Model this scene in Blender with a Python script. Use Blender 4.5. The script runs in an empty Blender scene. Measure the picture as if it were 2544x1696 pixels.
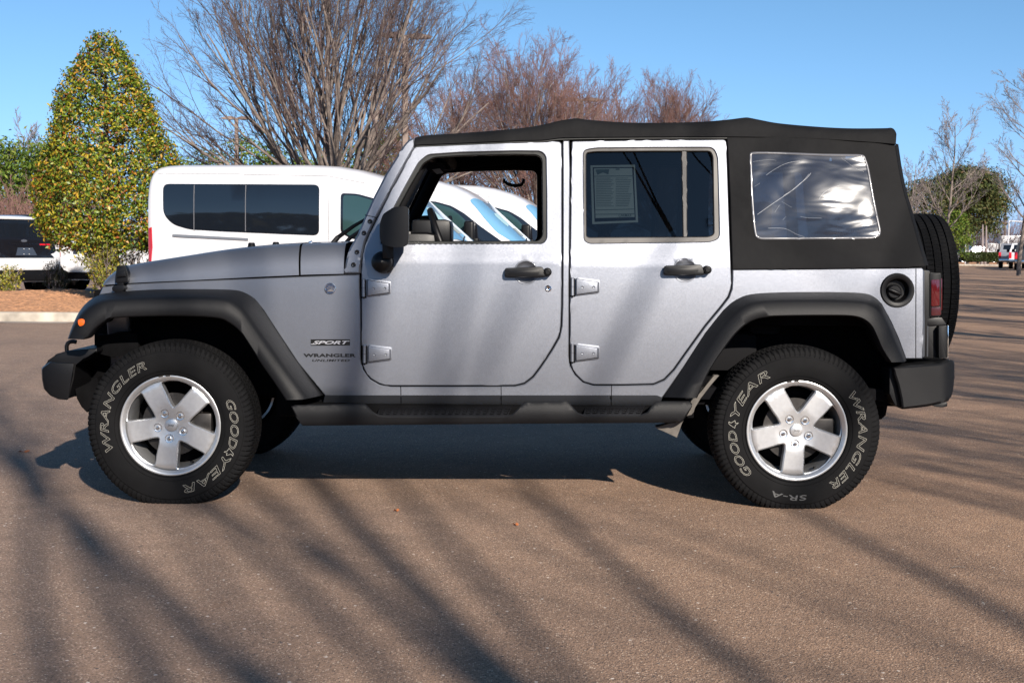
import bpy, bmesh, math, random
import numpy as np
from mathutils import Vector, Matrix, noise
from mathutils.geometry import delaunay_2d_cdt
random.seed(7); rng = np.random.default_rng(11)
sc = bpy.context.scene
R_ = math.radians
# ---------------------------------------------------------------- camera
F_PX, CX, CY = 3350.0, 1272.0, 848.0
PITCH, ROLL = math.atan(230.0/F_PX), R_(0.45)
HCAM = 1.222
_r0, _u0 = Vector((1, 0, 0)), Vector((0, math.sin(PITCH), math.cos(PITCH)))
CF = Vector((0, math.cos(PITCH), -math.sin(PITCH)))
CR = _r0*math.cos(ROLL) + _u0*math.sin(ROLL)
CU = _u0*math.cos(ROLL) - _r0*math.sin(ROLL)
cam = bpy.data.objects.new('camera', bpy.data.cameras.new('camera'))
sc.collection.objects.link(cam)
mw = Matrix((CR, CU, -CF)).transposed().to_4x4(); mw.translation = (0, 0, HCAM)
cam.matrix_world = mw
cam.data.sensor_width = 36; cam.data.lens = F_PX/2544*36
cam.data.clip_start = 0.05; cam.data.clip_end = 2000
cam.data.dof.use_dof = True; cam.data.dof.focus_distance = 6.45; cam.data.dof.aperture_fstop = 13
sc.camera = cam
# ---------------------------------------------------------------- sky and sun
SUN = Vector((0.75, -1.95, 1.0)).normalized()
elev = math.asin(SUN.z); az = math.atan2(SUN.x, SUN.y)
w = bpy.data.worlds.new('World'); sc.world = w; w.use_nodes = True
nt = w.node_tree; bg = nt.nodes['Background']
sky = nt.nodes.new('ShaderNodeTexSky'); sky.sky_type = 'NISHITA'; sky.sun_disc = False
sky.sun_elevation = elev; sky.sun_rotation = az
sky.air_density = 1.0; sky.dust_density = 0.35; sky.ozone_density = 1.6; sky.altitude = 100
hs = nt.nodes.new('ShaderNodeHueSaturation'); hs.inputs['Saturation'].default_value = 1.12
bw = nt.nodes.new('ShaderNodeRGBToBW'); nt.links.new(sky.outputs[0], bw.inputs[0])
tn = nt.nodes.new('ShaderNodeVectorMath'); tn.operation = 'SCALE'; tn.inputs[0].default_value = (.60, 1.24, 2.30); nt.links.new(bw.outputs[0], tn.inputs['Scale'])
mxs = nt.nodes.new('ShaderNodeMix'); mxs.data_type = 'RGBA'; mxs.inputs['Factor'].default_value = .58
nt.links.new(sky.outputs[0], mxs.inputs['A']); nt.links.new(tn.outputs[0], mxs.inputs['B'])
nt.links.new(mxs.outputs['Result'], hs.inputs['Color']); nt.links.new(hs.outputs[0], bg.inputs[0])
bg.inputs[1].default_value = 0.05
sl = bpy.data.lights.new('sun', 'SUN'); sl.energy = 5.0; sl.angle = R_(0.53); sl.color = (1, 0.91, 0.80)
so = bpy.data.objects.new('sun', sl); sc.collection.objects.link(so)
so.rotation_euler = SUN.to_track_quat('Z', 'Y').to_euler(); so.location = SUN*60
sc.view_settings.view_transform = 'Standard'; sc.view_settings.look = 'None'
sc.view_settings.exposure = 0.86; sc.view_settings.gamma = 1
sc.cycles.max_bounces = 6; sc.cycles.transparent_max_bounces = 8; sc.cycles.use_denoising = True
sc.cycles.sample_clamp_indirect = 4
# ---------------------------------------------------------------- helpers
COL = sc.collection
def P(px, py, Y):
    d = CF + CR*((px-CX)/F_PX) + CU*((CY-py)/F_PX)
    return Vector((0, 0, HCAM)) + d*(Y/d.y)
def fr(ox, oy, f):
    return lambda *p: [(ox+a/f, oy+b/f) for a, b in p]
zA = fr(0, 300, 2.8); zB = fr(80, 560, 2.119); zC = fr(820, 300, 2.178); zD = fr(1340, 280, 2.119)
zE = fr(1760, 280, 2.529); zF = fr(1600, 700, 2.614); zG = fr(700, 860, 2.138); zH = fr(560, 900, 5.227)
zI = fr(2080, 700, 4.612); zJ = fr(90, 620, 3.732); zL = fr(740, 560, 7.35); zM = fr(1840, 360, 5.88)
zN = fr(740, 680, 6.533); zW = fr(960, 360, 5.6); zR = fr(1450, 360, 6.271); zS = fr(900, 320, 11.2)
zO = fr(1560, 940, 7.84)
def tag(o, label=None, cat=None, group=None, kind=None):
    if label: o['label'] = label
    if cat: o['category'] = cat
    if group: o['group'] = group
    if kind: o['kind'] = kind
    return o
def thing(name, label, cat, loc=(0, 0, 0), rz=0, group=None):
    o = bpy.data.objects.new(name, None); COL.objects.link(o)
    o.location = loc; o.rotation_euler = (0, 0, rz); o.empty_display_size = 0.2
    return tag(o, label, cat, group)
def copy_tree(o, parent=None):
    c = o.copy(); COL.objects.link(c); c.parent = parent
    for ch in [x for x in list(bpy.data.objects) if x.parent == o]: copy_tree(ch, c)
    return c
class MB:
    def __init__(s): s.v = []; s.f = []
    def add(s, v, f):
        n = len(s.v); s.v += [tuple(a) for a in v]; s.f += [tuple(i+n for i in q) for q in f]; return s
    def bm(s, bm):
        bm.verts.index_update()
        s.add([v.co[:] for v in bm.verts], [[v.index for v in f.verts] for f in bm.faces]); bm.free(); return s
    def build(s, name, mat, parent=None, smooth=35, label=None):
        me = bpy.data.meshes.new(name); me.from_pydata(s.v, [], s.f); me.update()
        bm = bmesh.new(); bm.from_mesh(me); bmesh.ops.recalc_face_normals(bm, faces=bm.faces); bm.to_mesh(me); bm.free()
        return finish(name, me, mat, parent, smooth, label)
def finish(name, me, mat, parent=None, smooth=35, label=None):
    o = bpy.data.objects.new(name, me); COL.objects.link(o)
    if mat: me.materials.append(mat)
    if smooth:
        me.shade_smooth(); me.set_sharp_from_angle(angle=R_(smooth))
    if parent: o.parent = parent
    if label: o['label'] = label
    return o
def np_mesh(name, V, Q, mat, parent=None, smooth=False):
    me = bpy.data.meshes.new(name); V = np.asarray(V, np.float32); Q = np.asarray(Q, np.int32)
    k = Q.shape[1]; me.vertices.add(len(V)); me.vertices.foreach_set('co', V.ravel())
    me.loops.add(Q.size); me.loops.foreach_set('vertex_index', Q.ravel())
    me.polygons.add(len(Q)); me.polygons.foreach_set('loop_start', np.arange(0, Q.size, k, dtype=np.int32))
    me.update(calc_edges=True)
    if smooth: me.shade_smooth()
    o = bpy.data.objects.new(name, me); COL.objects.link(o); me.materials.append(mat)
    if parent: o.parent = parent
    return o
def mir(o, parent=None):
    """the same part on the far side of a symmetric vehicle"""
    c = o.copy(); me = o.data.copy(); c.data = me; COL.objects.link(c)
    co = np.empty(len(me.vertices)*3, np.float32); me.vertices.foreach_get('co', co)
    co = co.reshape(-1, 3); co[:, 1] *= -1; me.vertices.foreach_set('co', co.ravel()); me.flip_normals()
    c.location.y *= -1; c.parent = parent or o.parent
    if 'label' in c: del c['label']
    for ch in [x for x in list(bpy.data.objects) if x.parent == o]: mir(ch, c)
    return c
def bevbm(bm, r, seg=2):
    if r > 0: bmesh.ops.bevel(bm, geom=list(bm.edges), offset=r, segments=seg, profile=0.6, affect='EDGES', clamp_overlap=True)
    return bm
def box(x0, x1, y0, y1, z0, z1, r=0.01, seg=2):
    bm = bmesh.new(); bmesh.ops.create_cube(bm, size=1)
    for v in bm.verts: v.co = Vector(((x0+x1)/2+v.co.x*(x1-x0), (y0+y1)/2+v.co.y*(y1-y0), (z0+z1)/2+v.co.z*(z1-z0)))
    return bevbm(bm, r, seg)
def prism(A, B, r=0.005, seg=2):
    bm = bmesh.new(); a = [bm.verts.new(p) for p in A]; b = [bm.verts.new(p) for p in B]; n = len(a)
    bm.faces.new(a); bm.faces.new(b[::-1])
    for i in range(n): bm.faces.new((a[(i+1) % n], a[i], b[i], b[(i+1) % n]))
    return bevbm(bm, r, seg)
def ngrid(rows, close=False):
    """rows: list of equal length lists of points -> verts, faces"""
    n = len(rows[0]); V = [p for r in rows for p in r]; Fc = []
    for i in range(len(rows)-1):
        for j in range(n if close else n-1):
            k = (j+1) % n; Fc.append((i*n+j, i*n+k, (i+1)*n+k, (i+1)*n+j))
    return V, Fc
def tube(pts, r, sides=10, cap=True):
    pts = [Vector(p) for p in pts]; rows = []; rr = r if isinstance(r, (list, tuple)) else [r]*len(pts); ref = None
    for i, p in enumerate(pts):
        t = (pts[min(i+1, len(pts)-1)]-pts[max(i-1, 0)]).normalized()
        if ref is None: ref = t.cross(Vector((0.13, 0.3, 1)) if abs(t.z) < .9 else Vector((1, 0.2, 0))).normalized()
        a = (ref - t*ref.dot(t)).normalized(); ref = a; b = t.cross(a)
        rows.append([p+(a*math.cos(q)+b*math.sin(q))*rr[i] for q in [2*math.pi*k/sides for k in range(sides)]])
    V, Fc = ngrid(rows, True)
    if cap: Fc += [tuple(range(sides))[::-1], tuple(range(len(V)-sides, len(V)))]
    return V, Fc
def lathe(prof, n=64, axis='y', a0=0, a1=2*math.pi):
    """prof: (offset along axis, radius)"""
    full = abs(a1-a0-2*math.pi) < 1e-6; k = n if full else n+1; rows = []
    for o, r in prof:
        row = []
        for i in range(k):
            a = a0+(a1-a0)*i/n; c, s = math.cos(a)*r, math.sin(a)*r
            row.append((c, o, s) if axis == 'y' else ((o, c, s) if axis == 'x' else (c, s, o)))
        rows.append(row)
    return ngrid(rows, full)
def cr(pts, m=6):
    """catmull-rom through points"""
    pts = [tuple(p) for p in pts]; out = []; n = len(pts)
    for i in range(n-1):
        p0, p1, p2, p3 = pts[max(i-1, 0)], pts[i], pts[i+1], pts[min(i+2, n-1)]
        for j in range(m):
            t = j/m
            out.append(tuple(.5*((2*b)+(c-a)*t+(2*a-5*b+4*c-d)*t*t+(-a+3*b-3*c+d)*t**3) for a, b, c, d in zip(p0, p1, p2, p3)))
    out.append(pts[-1]); return out
def rnd(pts, r, seg=5):
    """round the corners of a closed 2D polygon"""
    out = []; n = len(pts)
    for i in range(n):
        p0, p, p1 = Vector(pts[i-1]), Vector(pts[i]), Vector(pts[(i+1) % n])
        a, b = (p0-p), (p1-p); d = min(r, a.length*.49, b.length*.49)
        if d < 1e-6: continue
        a = p+a.normalized()*d; b = p+b.normalized()*d
        for k in range(seg+1):
            t = k/seg; out.append(tuple(a*(1-t)**2+p*2*t*(1-t)+b*t*t))
    return out
def inside(p, poly):
    x, y = p; c = False; n = len(poly); j = n-1
    for i in range(n):
        xi, yi = poly[i]; xj, yj = poly[j]
        if (yi > y) != (yj > y) and x < (xj-xi)*(y-yi)/(yj-yi)+xi: c = not c
        j = i
    return c
def resamp(poly, step):
    out = []; n = len(poly)
    for i in range(n):
        a, b = poly[i], poly[(i+1) % n]; L = math.hypot(b[0]-a[0], b[1]-a[1])
        if L < 1e-9: continue
        k = max(1, int(math.ceil(L/step)))
        out += [(a[0]+(b[0]-a[0])*t/k, a[1]+(b[1]-a[1])*t/k) for t in range(k)]
    return out
def outset(poly, d):
    """grow a closed polygon by d"""
    n = len(poly); A = sum(poly[i][0]*poly[(i+1) % n][1]-poly[(i+1) % n][0]*poly[i][1] for i in range(n)); s = 1 if A > 0 else -1
    out = []
    for i in range(n):
        a, b, c = Vector(poly[i-1]), Vector(poly[i]), Vector(poly[(i+1) % n])
        n1 = Vector(((b-a).y, -(b-a).x)).normalized(); n2 = Vector(((c-b).y, -(c-b).x)).normalized()
        m_ = (n1+n2)
        if m_.length < 1e-4: m_ = n1
        m_ = m_.normalized()/max(.5, m_.normalized().dot(n1)); out.append(tuple(b+m_*d*s))
    return out
def sheet(outline, holes=(), mapf=None, step=14, th=0.02, edge=0.003, rows=(), thv=(0, 1, 0)):
    """triangulated plate over a 2D outline with holes, mapped to 3D, rounded rim, thickness"""
    loops = [resamp(outline, step)]+[resamp(h, step) for h in holes]
    e2 = edge*(520 if step > 1 else 1); rims = []
    if edge > 0: rims = [outset(L, -e2 if i == 0 else e2) for i, L in enumerate(loops)]
    pts = []; edges = []
    for L in loops+rims:
        n0 = len(pts); pts += L; edges += [(n0+i, n0+(i+1) % len(L)) for i in range(len(L))]
    B = np.array(pts); xs = B[:, 0]; ys = B[:, 1]; inner = []
    gy = sorted(set(list(np.arange(ys.min()+step*.6, ys.max(), step))+[r for r in rows if ys.min() < r < ys.max()]))
    for y in gy:
        for x in np.arange(xs.min()+step*.6, xs.max(), step):
            if ((B[:, 0]-x)**2+(B[:, 1]-y)**2).min() > (step*.45)**2 and inside((x, y), loops[0]) and not any(inside((x, y), h) for h in loops[1:]):
                inner.append((float(x), float(y)))
    V, E, Fc, *_ = delaunay_2d_cdt([Vector(p) for p in pts+inner], edges, [], 0, 1e-5)
    bm = bmesh.new(); vs = [bm.verts.new(mapf(v.x, v.y)) for v in V]
    for f in Fc:
        c = ((V[f[0]].x+V[f[1]].x+V[f[2]].x)/3, (V[f[0]].y+V[f[1]].y+V[f[2]].y)/3)
        if inside(c, loops[0]) and not any(inside(c, h) for h in loops[1:]):
            try: bm.faces.new([vs[i] for i in f])
            except ValueError: pass
    bmesh.ops.delete(bm, geom=[v for v in bm.verts if not v.link_faces], context='VERTS')
    bmesh.ops.recalc_face_normals(bm, faces=bm.faces)
    D = Vector(thv)
    if sum((f.normal.dot(D) for f in bm.faces)) > 0: bmesh.ops.reverse_faces(bm, faces=bm.faces)
    if edge > 0:
        for v in bm.verts:
            if any(e.is_boundary for e in v.link_edges): v.co += D*edge
    if th > 0:
        be = [e for e in bm.edges if e.is_boundary]
        g = bmesh.ops.extrude_edge_only(bm, edges=be)['geom']
        for v in g:
            if isinstance(v, bmesh.types.BMVert): v.co += D*th
    return bm
def text2d(body, shear=0.0, bold=0.0, outline=False, space=1.0):
    cu = bpy.data.curves.new('lettering', 'FONT'); cu.body = body; cu.shear = shear; cu.offset = bold
    cu.space_character = space; cu.resolution_u = 3
    cu.fill_mode = 'NONE' if outline else 'BOTH'
    o = bpy.data.objects.new('lettering', cu); COL.objects.link(o)
    dg = bpy.context.evaluated_depsgraph_get(); me = bpy.data.meshes.new_from_object(o.evaluated_get(dg))
    V = np.array([v.co[:2] for v in me.vertices]) if len(me.vertices) else np.zeros((1, 2))
    Fc = [tuple(p.vertices) for p in me.polygons]; E = [tuple(e.vertices) for e in me.edges]
    bpy.data.objects.remove(o); bpy.data.curves.remove(cu); bpy.data.meshes.remove(me)
    mn = V.min(0); mx = V.max(0); V = (V-mn)/(mx-mn)
    return V, Fc, E
# ---------------------------------------------------------------- materials
def mat(name, base=(.5, .5, .5), rough=.5, metal=0., coat=0., spec=.5, bump=None, var=None, flake=0, emit=None):
    """bump=(scale, strength, distance)  var=(scale, amount)"""
    m = bpy.data.materials.new(name); m.use_nodes = True; n = m.node_tree.nodes; l = m.node_tree.links
    b = n['Principled BSDF']; b.inputs['Base Color'].default_value = (*base, 1)
    b.inputs['Roughness'].default_value = rough; b.inputs['Metallic'].default_value = metal
    b.inputs['Coat Weight'].default_value = coat; b.inputs['Coat Roughness'].default_value = .06
    b.inputs['Specular IOR Level'].default_value = spec
    tc = n.new('ShaderNodeTexCoord')
    if var:
        nz = n.new('ShaderNodeTexNoise'); nz.inputs['Scale'].default_value = var[0]; nz.inputs['Detail'].default_value = 6
        l.new(tc.outputs['Object'], nz.inputs['Vector'])
        mr = n.new('ShaderNodeMapRange'); mr.inputs[1].default_value = .3; mr.inputs[2].default_value = .7
        mr.inputs[3].default_value = 1-var[1]; mr.inputs[4].default_value = 1+var[1]
        l.new(nz.outputs[0], mr.inputs[0])
        mx = n.new('ShaderNodeVectorMath'); mx.operation = 'SCALE'; mx.inputs[0].default_value = base
        l.new(mr.outputs[0], mx.inputs['Scale']); l.new(mx.outputs[0], b.inputs['Base Color'])
    if bump:
        nz = n.new('ShaderNodeTexNoise'); nz.inputs['Scale'].default_value = bump[0]; nz.inputs['Detail'].default_value = 4
        l.new(tc.outputs['Object'], nz.inputs['Vector'])
        bp = n.new('ShaderNodeBump'); bp.inputs['Strength'].default_value = bump[1]; bp.inputs['Distance'].default_value = bump[2]
        l.new(nz.outputs[0], bp.inputs['Height']); l.new(bp.outputs[0], b.inputs['Normal'])
    if flake:
        vo = n.new('ShaderNodeTexVoronoi'); vo.inputs['Scale'].default_value = 420
        l.new(tc.outputs['Object'], vo.inputs['Vector'])
        vm = n.new('ShaderNodeVectorMath'); vm.operation = 'SUBTRACT'; vm.inputs[1].default_value = (.5, .5, .5)
        l.new(vo.outputs['Color'], vm.inputs[0])
        sc_ = n.new('ShaderNodeVectorMath'); sc_.operation = 'SCALE'; sc_.inputs['Scale'].default_value = flake
        l.new(vm.outputs[0], sc_.inputs[0])
        ge = n.new('ShaderNodeNewGeometry'); ad = n.new('ShaderNodeVectorMath'); ad.operation = 'ADD'
        l.new(ge.outputs['Normal'], ad.inputs[0]); l.new(sc_.outputs[0], ad.inputs[1])
        no = n.new('ShaderNodeVectorMath'); no.operation = 'NORMALIZE'; l.new(ad.outputs[0], no.inputs[0])
        l.new(no.outputs[0], b.inputs['Normal'])
    return m
def glass(name, tint=(.05, .06, .07), rough=.0, ior=1.5, bump=None, base=None):
    m = bpy.data.materials.new(name); m.use_nodes = True; n = m.node_tree.nodes; l = m.node_tree.links
    n.remove(n['Principled BSDF']); out = n['Material Output']
    tr = n.new('ShaderNodeBsdfTransparent'); tr.inputs[0].default_value = (*tint, 1)
    gl = n.new('ShaderNodeBsdfGlossy'); gl.inputs['Roughness'].default_value = rough
    fr_ = n.new('ShaderNodeFresnel'); fr_.inputs[0].default_value = ior
    mx = n.new('ShaderNodeMixShader'); l.new(fr_.outputs[0], mx.inputs[0])
    l.new(tr.outputs[0], mx.inputs[1]); l.new(gl.outputs[0], mx.inputs[2]); l.new(mx.outputs[0], out.inputs[0])
    return m, n, l, gl, fr_, mx, tr
M = {}
M['silver'] = mat('silver_paint', (.186, .196, .224), .47, .79, .35, flake=.06)
M['alloy'] = mat('alloy', (.50, .505, .515), .34, .72, .2, var=(60, .06))
M['chrome'] = mat('chrome', (.7, .7, .7), .12, 1)
M['flare'] = mat('textured_plastic', (.0055, .0057, .0068), .52, spec=.22, bump=(900, .5, .0012), var=(7, .12))
M['plastic'] = mat('black_plastic', (.004, .004, .0048), .42, spec=.25, bump=(700, .15, .0005))
M['dark'] = mat('dark_interior', (.004, .004, .005), .85, spec=.06)
M['under'] = mat('underbody', (.004, .004, .0045), .95, spec=.05, var=(9, .3), bump=(30, .3, .005))
M['rubber'] = mat('tyre_rubber', (.0045, .0045, .005), .8, spec=.13, bump=(260, .12, .001), var=(14, .2))
M['seal'] = mat('window_seal', (.007, .008, .008), .5, spec=.25)
M['trim'] = mat('window_trim', (.030, .027, .025), .45, .2)
M['fabric'] = mat('soft_top_fabric', (.0048, .0048, .0054), .8, spec=.2, bump=(2.6, .9, .05), var=(3, .25))
M['gap'] = mat('panel_gap', (.003, .003, .003), .95, spec=.03)
M['white_letter'] = mat('white_lettering', (.36, .345, .30), .7)
M['grey_letter'] = mat('grey_lettering', (.07, .07, .07), .5)
M['decal'] = mat('black_decal', (.006, .006, .006), .35)
M['decal_silver'] = mat('silver_decal', (.50, .50, .53), .4, .6)
M['amber'] = mat('amber_lens', (.75, .12, .008), .15, coat=.6, bump=(200, .4, .002))
M['red_lens'] = mat('red_lens', (.075, .002, .004), .12, coat=.7)
M['brake'] = mat('brake_steel', (.035, .032, .03), .45, .7, var=(20, .3))
M['seat'] = mat('seat_cloth', (.008, .008, .009), .9, spec=.1)
M['dusty'] = mat('dusty_liner', (.10, .09, .08), .9, var=(18, .35), bump=(40, .4, .004))
M['bolt'] = mat('black_bolt', (.01, .01, .011), .25, .3)
M['paper'] = mat('sticker_paper', (.26, .30, .29), .7)
M['paper_dark'] = mat('sticker_print', (.03, .06, .06), .7)
g_, *_ = glass('clear_glass', (.93, .96, .95)); M['glass_clear'] = g_
g_, n, l, gl, frn, mx, tr = glass('tinted_glass', (.24, .27, .29), ior=1.5); M['tint'] = g_
def coords_noise(n, l, scale, vec, detail=3, dist=0.):
    nz = n.new('ShaderNodeTexNoise'); nz.inputs['Scale'].default_value = scale; nz.inputs['Detail'].default_value = detail
    nz.inputs['Distortion'].default_value = dist; l.new(vec, nz.inputs['Vector']); return nz
def vinyl():
    g, n, l, gl, frn, mx, tr = glass('clear_vinyl', (.20, .21, .24), .15, 1.6)
    tc = n.new('ShaderNodeTexCoord'); mp = n.new('ShaderNodeMapping'); mp.inputs['Rotation'].default_value = (0, R_(38), 0)
    mp.inputs['Scale'].default_value = (1.1, 1, 3.2); l.new(tc.outputs['Object'], mp.inputs['Vector'])
    a = coords_noise(n, l, 2.6, mp.outputs[0], 2, .6)
    mp2 = n.new('ShaderNodeMapping'); mp2.inputs['Scale'].default_value = (14, 1, 160); l.new(tc.outputs['Object'], mp2.inputs['Vector'])
    b = coords_noise(n, l, 1.0, mp2.outputs[0], 4)
    ad = n.new('ShaderNodeMath'); ad.operation = 'MULTIPLY_ADD'; ad.inputs[1].default_value = .0045; l.new(b.outputs[0], ad.inputs[0])
    l.new(a.outputs[0], ad.inputs[2])
    bp = n.new('ShaderNodeBump'); bp.inputs['Strength'].default_value = 1.; bp.inputs['Distance'].default_value = .0075
    l.new(ad.outputs[0], bp.inputs['Height']); l.new(bp.outputs[0], gl.inputs['Normal'])
    df = n.new('ShaderNodeBsdfDiffuse'); df.inputs[0].default_value = (.05, .062, .10, 1)
    m2 = n.new('ShaderNodeMixShader'); m2.inputs[0].default_value = .30
    l.new(tr.outputs[0], m2.inputs[1]); l.new(df.outputs[0], m2.inputs[2]); l.new(m2.outputs[0], mx.inputs[1])
    return g
M['vinyl'] = vinyl()
M['scratch'] = mat('vinyl_scratch', (.22, .23, .25), .45)
# ================================================================ the silver off-road car
JY = 7.24
JX = (P(421, 1058, 6.333).x+P(1982, 1071, 6.333).x)/2
jeep = thing('off_road_car', 'silver four-door off-road car with black soft top and black fender flares, parked side-on in front', 'car', (JX, JY, 0))
def PL(px, py, y):
    v = P(px, py, JY+y); return Vector((v.x-JX, y, v.z))
XD = P(905, 800, JY-.8).x-JX       # front door edge
def ysurf(x, z):
    b = .80
    if z > 1.175: b -= .004+(z-1.175)*.215
    else:
        t = (z-.86)/.33; b += .013*max(0, 1-t*t)
    if z < .517: b -= (.517-z)*1.25
    if x < XD: b -= (XD-x)*.135
    return b
def S(px, py, off=0.):
    y = -.8
    for _ in range(7):
        v = PL(px, py, y); y = -(ysurf(v.x, v.z)+off)
    v = PL(px, py, y); return v
def Sf(off=0.): return lambda x, y: S(x, y, off)
BELT = [612., 618.]
def jp(name, bm, m, parent=jeep, label=None, smooth=35):
    mb = bm if isinstance(bm, MB) else MB().bm(bm)
    return mb.build(name, M[m] if isinstance(m, str) else m, parent, smooth, label)
# --- outlines (traced, then laid on the body surface)
fd = zC((462, 140), (700, 128), (1000, 118), (1240, 112), (1253, 122), (1254, 300), (1254, 700), (1252, 1000), (1248, 1110), (1235, 1170), (1195, 1240),
        (1135, 1330), (1095, 1383), (1050, 1418), (1000, 1430), (700, 1432), (330, 1432), (270, 1422), (220, 1393), (185, 1345), (172, 1290), (170, 1000),
        (170, 850), (173, 760), (182, 700), (202, 640), (240, 560), (300, 440), (380, 290))
fdw = rnd(zC((268, 668), (1150, 664), (1172, 640), (1172, 400), (1168, 190), (1140, 165), (1000, 164), (700, 172), (530, 184), (480, 225), (410, 350), (330, 500)), 9)
rd = zD((172, 150), (600, 144), (972, 141), (984, 150), (990, 300), (1003, 680), (1011, 870), (1008, 925), (993, 968), (955, 1018), (870, 1120), (765, 1265),
        (705, 1350), (655, 1402), (600, 1426), (440, 1430), (285, 1430), (232, 1414), (192, 1375), (168, 1330), (162, 1280), (163, 900), (165, 600), (168, 300))
rdw = rnd(zD((232, 198), (300, 187), (600, 184), (915, 184), (938, 230), (945, 500), (948, 660), (900, 680), (262, 688), (236, 672), (233, 400)), 12)
# body side with the door openings left free
fdo = outset(fd, 3.2); rdo = outset(rd, 3.2)
def pick(poly, i0, i1): return poly[i0:i1+1]
side = zB((352, 366), (371, 323), (500, 309), (700, 299), (900, 290), (1400, 270), (1640, 261), (1700, 260)) \
     + zC((158, 831)) + [fdo[i] for i in (21, 20, 19, 18, 17, 16, 15, 14, 13, 12, 11, 10, 9, 8, 7, 6, 5, 4)] \
     + zC((1262, 108), (1294, 108)) \
     + [rdo[i] for i in (23, 22, 21, 20, 19, 18, 17, 16, 15, 14, 13, 12, 11, 10, 9, 8, 7, 6)] \
     + zE((152, 984), (700, 980), (1340, 974), (1352, 985), (1352, 1300), (1345, 1545)) + zI((780, 880)) \
     + zF((1705, 515), (1650, 365), (1600, 255), (1540, 145), (1480, 95), (1400, 77), (1200, 71), (900, 73), (700, 85), (600, 120), (520, 185), (400, 335), (250, 565), (120, 750)) \
     + zG((2015, 318), (215, 318)) + zB((1540, 893), (1400, 724), (1300, 574), (1215, 444), (1170, 389), (1110, 354), (1040, 342), (850, 339), (640, 342), (450, 354))
_c = zE((1186, 1116))[0]; filler_hole = [(_c[0]+math.cos(a)*41, _c[1]+math.sin(a)*41) for a in [2*math.pi*k/40 for k in range(40)]]
def recess(ox, oy):
    c = zC((1060, 820))[0]; return [(c[0]+ox+math.cos(a)*28.5, c[1]+oy+math.sin(a)*28.5) for a in [2*math.pi*k/36 for k in range(36)]]
bs = jp('body_side', sheet(side, [filler_hole], mapf=Sf(), step=13, th=.03, edge=.004, rows=BELT), 'silver')
door = jp('front_door', sheet(rnd(fd, 4, 3), [fdw, recess(0, 0)], Sf(), 13, .03, .004, BELT), 'silver')
rdoor = jp('rear_door', sheet(rnd(rd, 4, 3), [rdw, recess(395, -5.5)], Sf(), 13, .03, .004, BELT), 'silver')
# dark jamb seen in the gaps, behind every seam
jam = MB()
for po, ho in ((outset(fd, 9), fdw), (outset(rd, 9), rdw)):
    jam.bm(sheet(po, [outset(po, -16)], Sf(-.024), 18, .03, 0))
jp('door_jamb', jam, 'gap')
# seams of sill and quarter panel
sm_l = [zG(a, b)+[wd] for a, b, wd in (((632, 213), (634, 318), 2.2), ((1165, 213), (1166, 318), 2.0), ((1752, 208), (1750, 312), 2.0))]+[zE((1304, 980), (1303, 1540))+[2.2]]
for (x0, y0), (x1, y1), wd in sm_l:
    jp('panel_seam', sheet([(x0-.45*wd, y0), (x0+.45*wd, y0), (x1+.45*wd, y1), (x1-.45*wd, y1)], mapf=Sf(.0006), step=8, th=0, edge=0), 'gap', bs)
# seals, inner trim panels
fin = rnd(zC((300, 652), (1128, 649), (1150, 620), (1148, 400), (1146, 205), (1120, 186), (1000, 183), (700, 190), (560, 200), (505, 232), (430, 360), (360, 490)), 8)
sl1 = jp('window_seal', sheet(outset(fdw, 1.5), [fin], Sf(-.010), 7, .05, .004), 'seal', door)
rin = rnd(zD((247, 212), (300, 206), (600, 204), (900, 204), (913, 230), (917, 500), (919, 640), (890, 652), (262, 656), (249, 650), (247, 400)), 7)
sl2 = jp('window_trim', sheet(outset(rdw, 1.5), [rin], Sf(-.008), 12, .02, .004), 'trim', rdoor)
jp('inner_trim', sheet(outset(fd, -4), [outset(fin, 3)], Sf(-.075), 26, .01, 0), 'dark', door)
jp('inner_trim', sheet(outset(rd, -4), [outset(rin, 3)], Sf(-.075), 26, .01, 0), 'dark', rdoor)
jp('glass_pane', sheet(outset(rin, 2), mapf=Sf(-.022), step=30, th=.004, edge=0), 'tint', rdoor)
dv = zD((748, 200), (778, 200), (779, 658), (756, 658))
jp('window_divider', sheet(dv, mapf=Sf(-.012), step=10, th=.01, edge=.004), 'trim', rdoor)
# --- far side copies of the sheet parts
far = [mir(o, jeep) for o in (bs, door, rdoor)]
# window sticker
stk = jp('window_sticker', sheet(zR((105, 320), (800, 310), (850, 1205), (135, 1235)), [zR((140, 350), (780, 345), (812, 1175), (170, 1200))], Sf(-.030), 20, .0006, 0), 'paper', rdoor)
sb = MB().bm(sheet(zR((160, 368), (755, 362), (795, 1125), (185, 1140)), mapf=Sf(-.030), step=30, th=.0006, edge=0)); sb.build('paper_sheet', M['paper'], stk, 0)
pr = MB()
for y0, y1 in ((485, 478), (1010, 995), (1078, 1070)): pr.bm(sheet(zR((165, y0), (790, y1), (790, y1+9), (165, y0+9)), mapf=Sf(-.0285), step=60, th=0, edge=0))
pr.bm(sheet(zR((185, 385), (400, 380), (385, 460), (300, 430), (215, 465)), mapf=Sf(-.0285), step=60, th=0, edge=0))
pr.bm(sheet(zR((500, 372), (560, 370), (560, 388), (500, 390)), mapf=Sf(-.0285), step=60, th=0, edge=0))
for k in range(17):
    y = 520+k*27; pr.bm(sheet(zR((195, y), (420+(k*37) % 60, y-2), (420+(k*37) % 60, y+4), (195, y+6)), mapf=Sf(-.0285), step=60, th=0, edge=0))
    pr.bm(sheet(zR((500, y-3), (690+(k*53) % 60, y-5), (690+(k*53) % 60, y+1), (500, y+3)), mapf=Sf(-.0285), step=60, th=0, edge=0))
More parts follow.
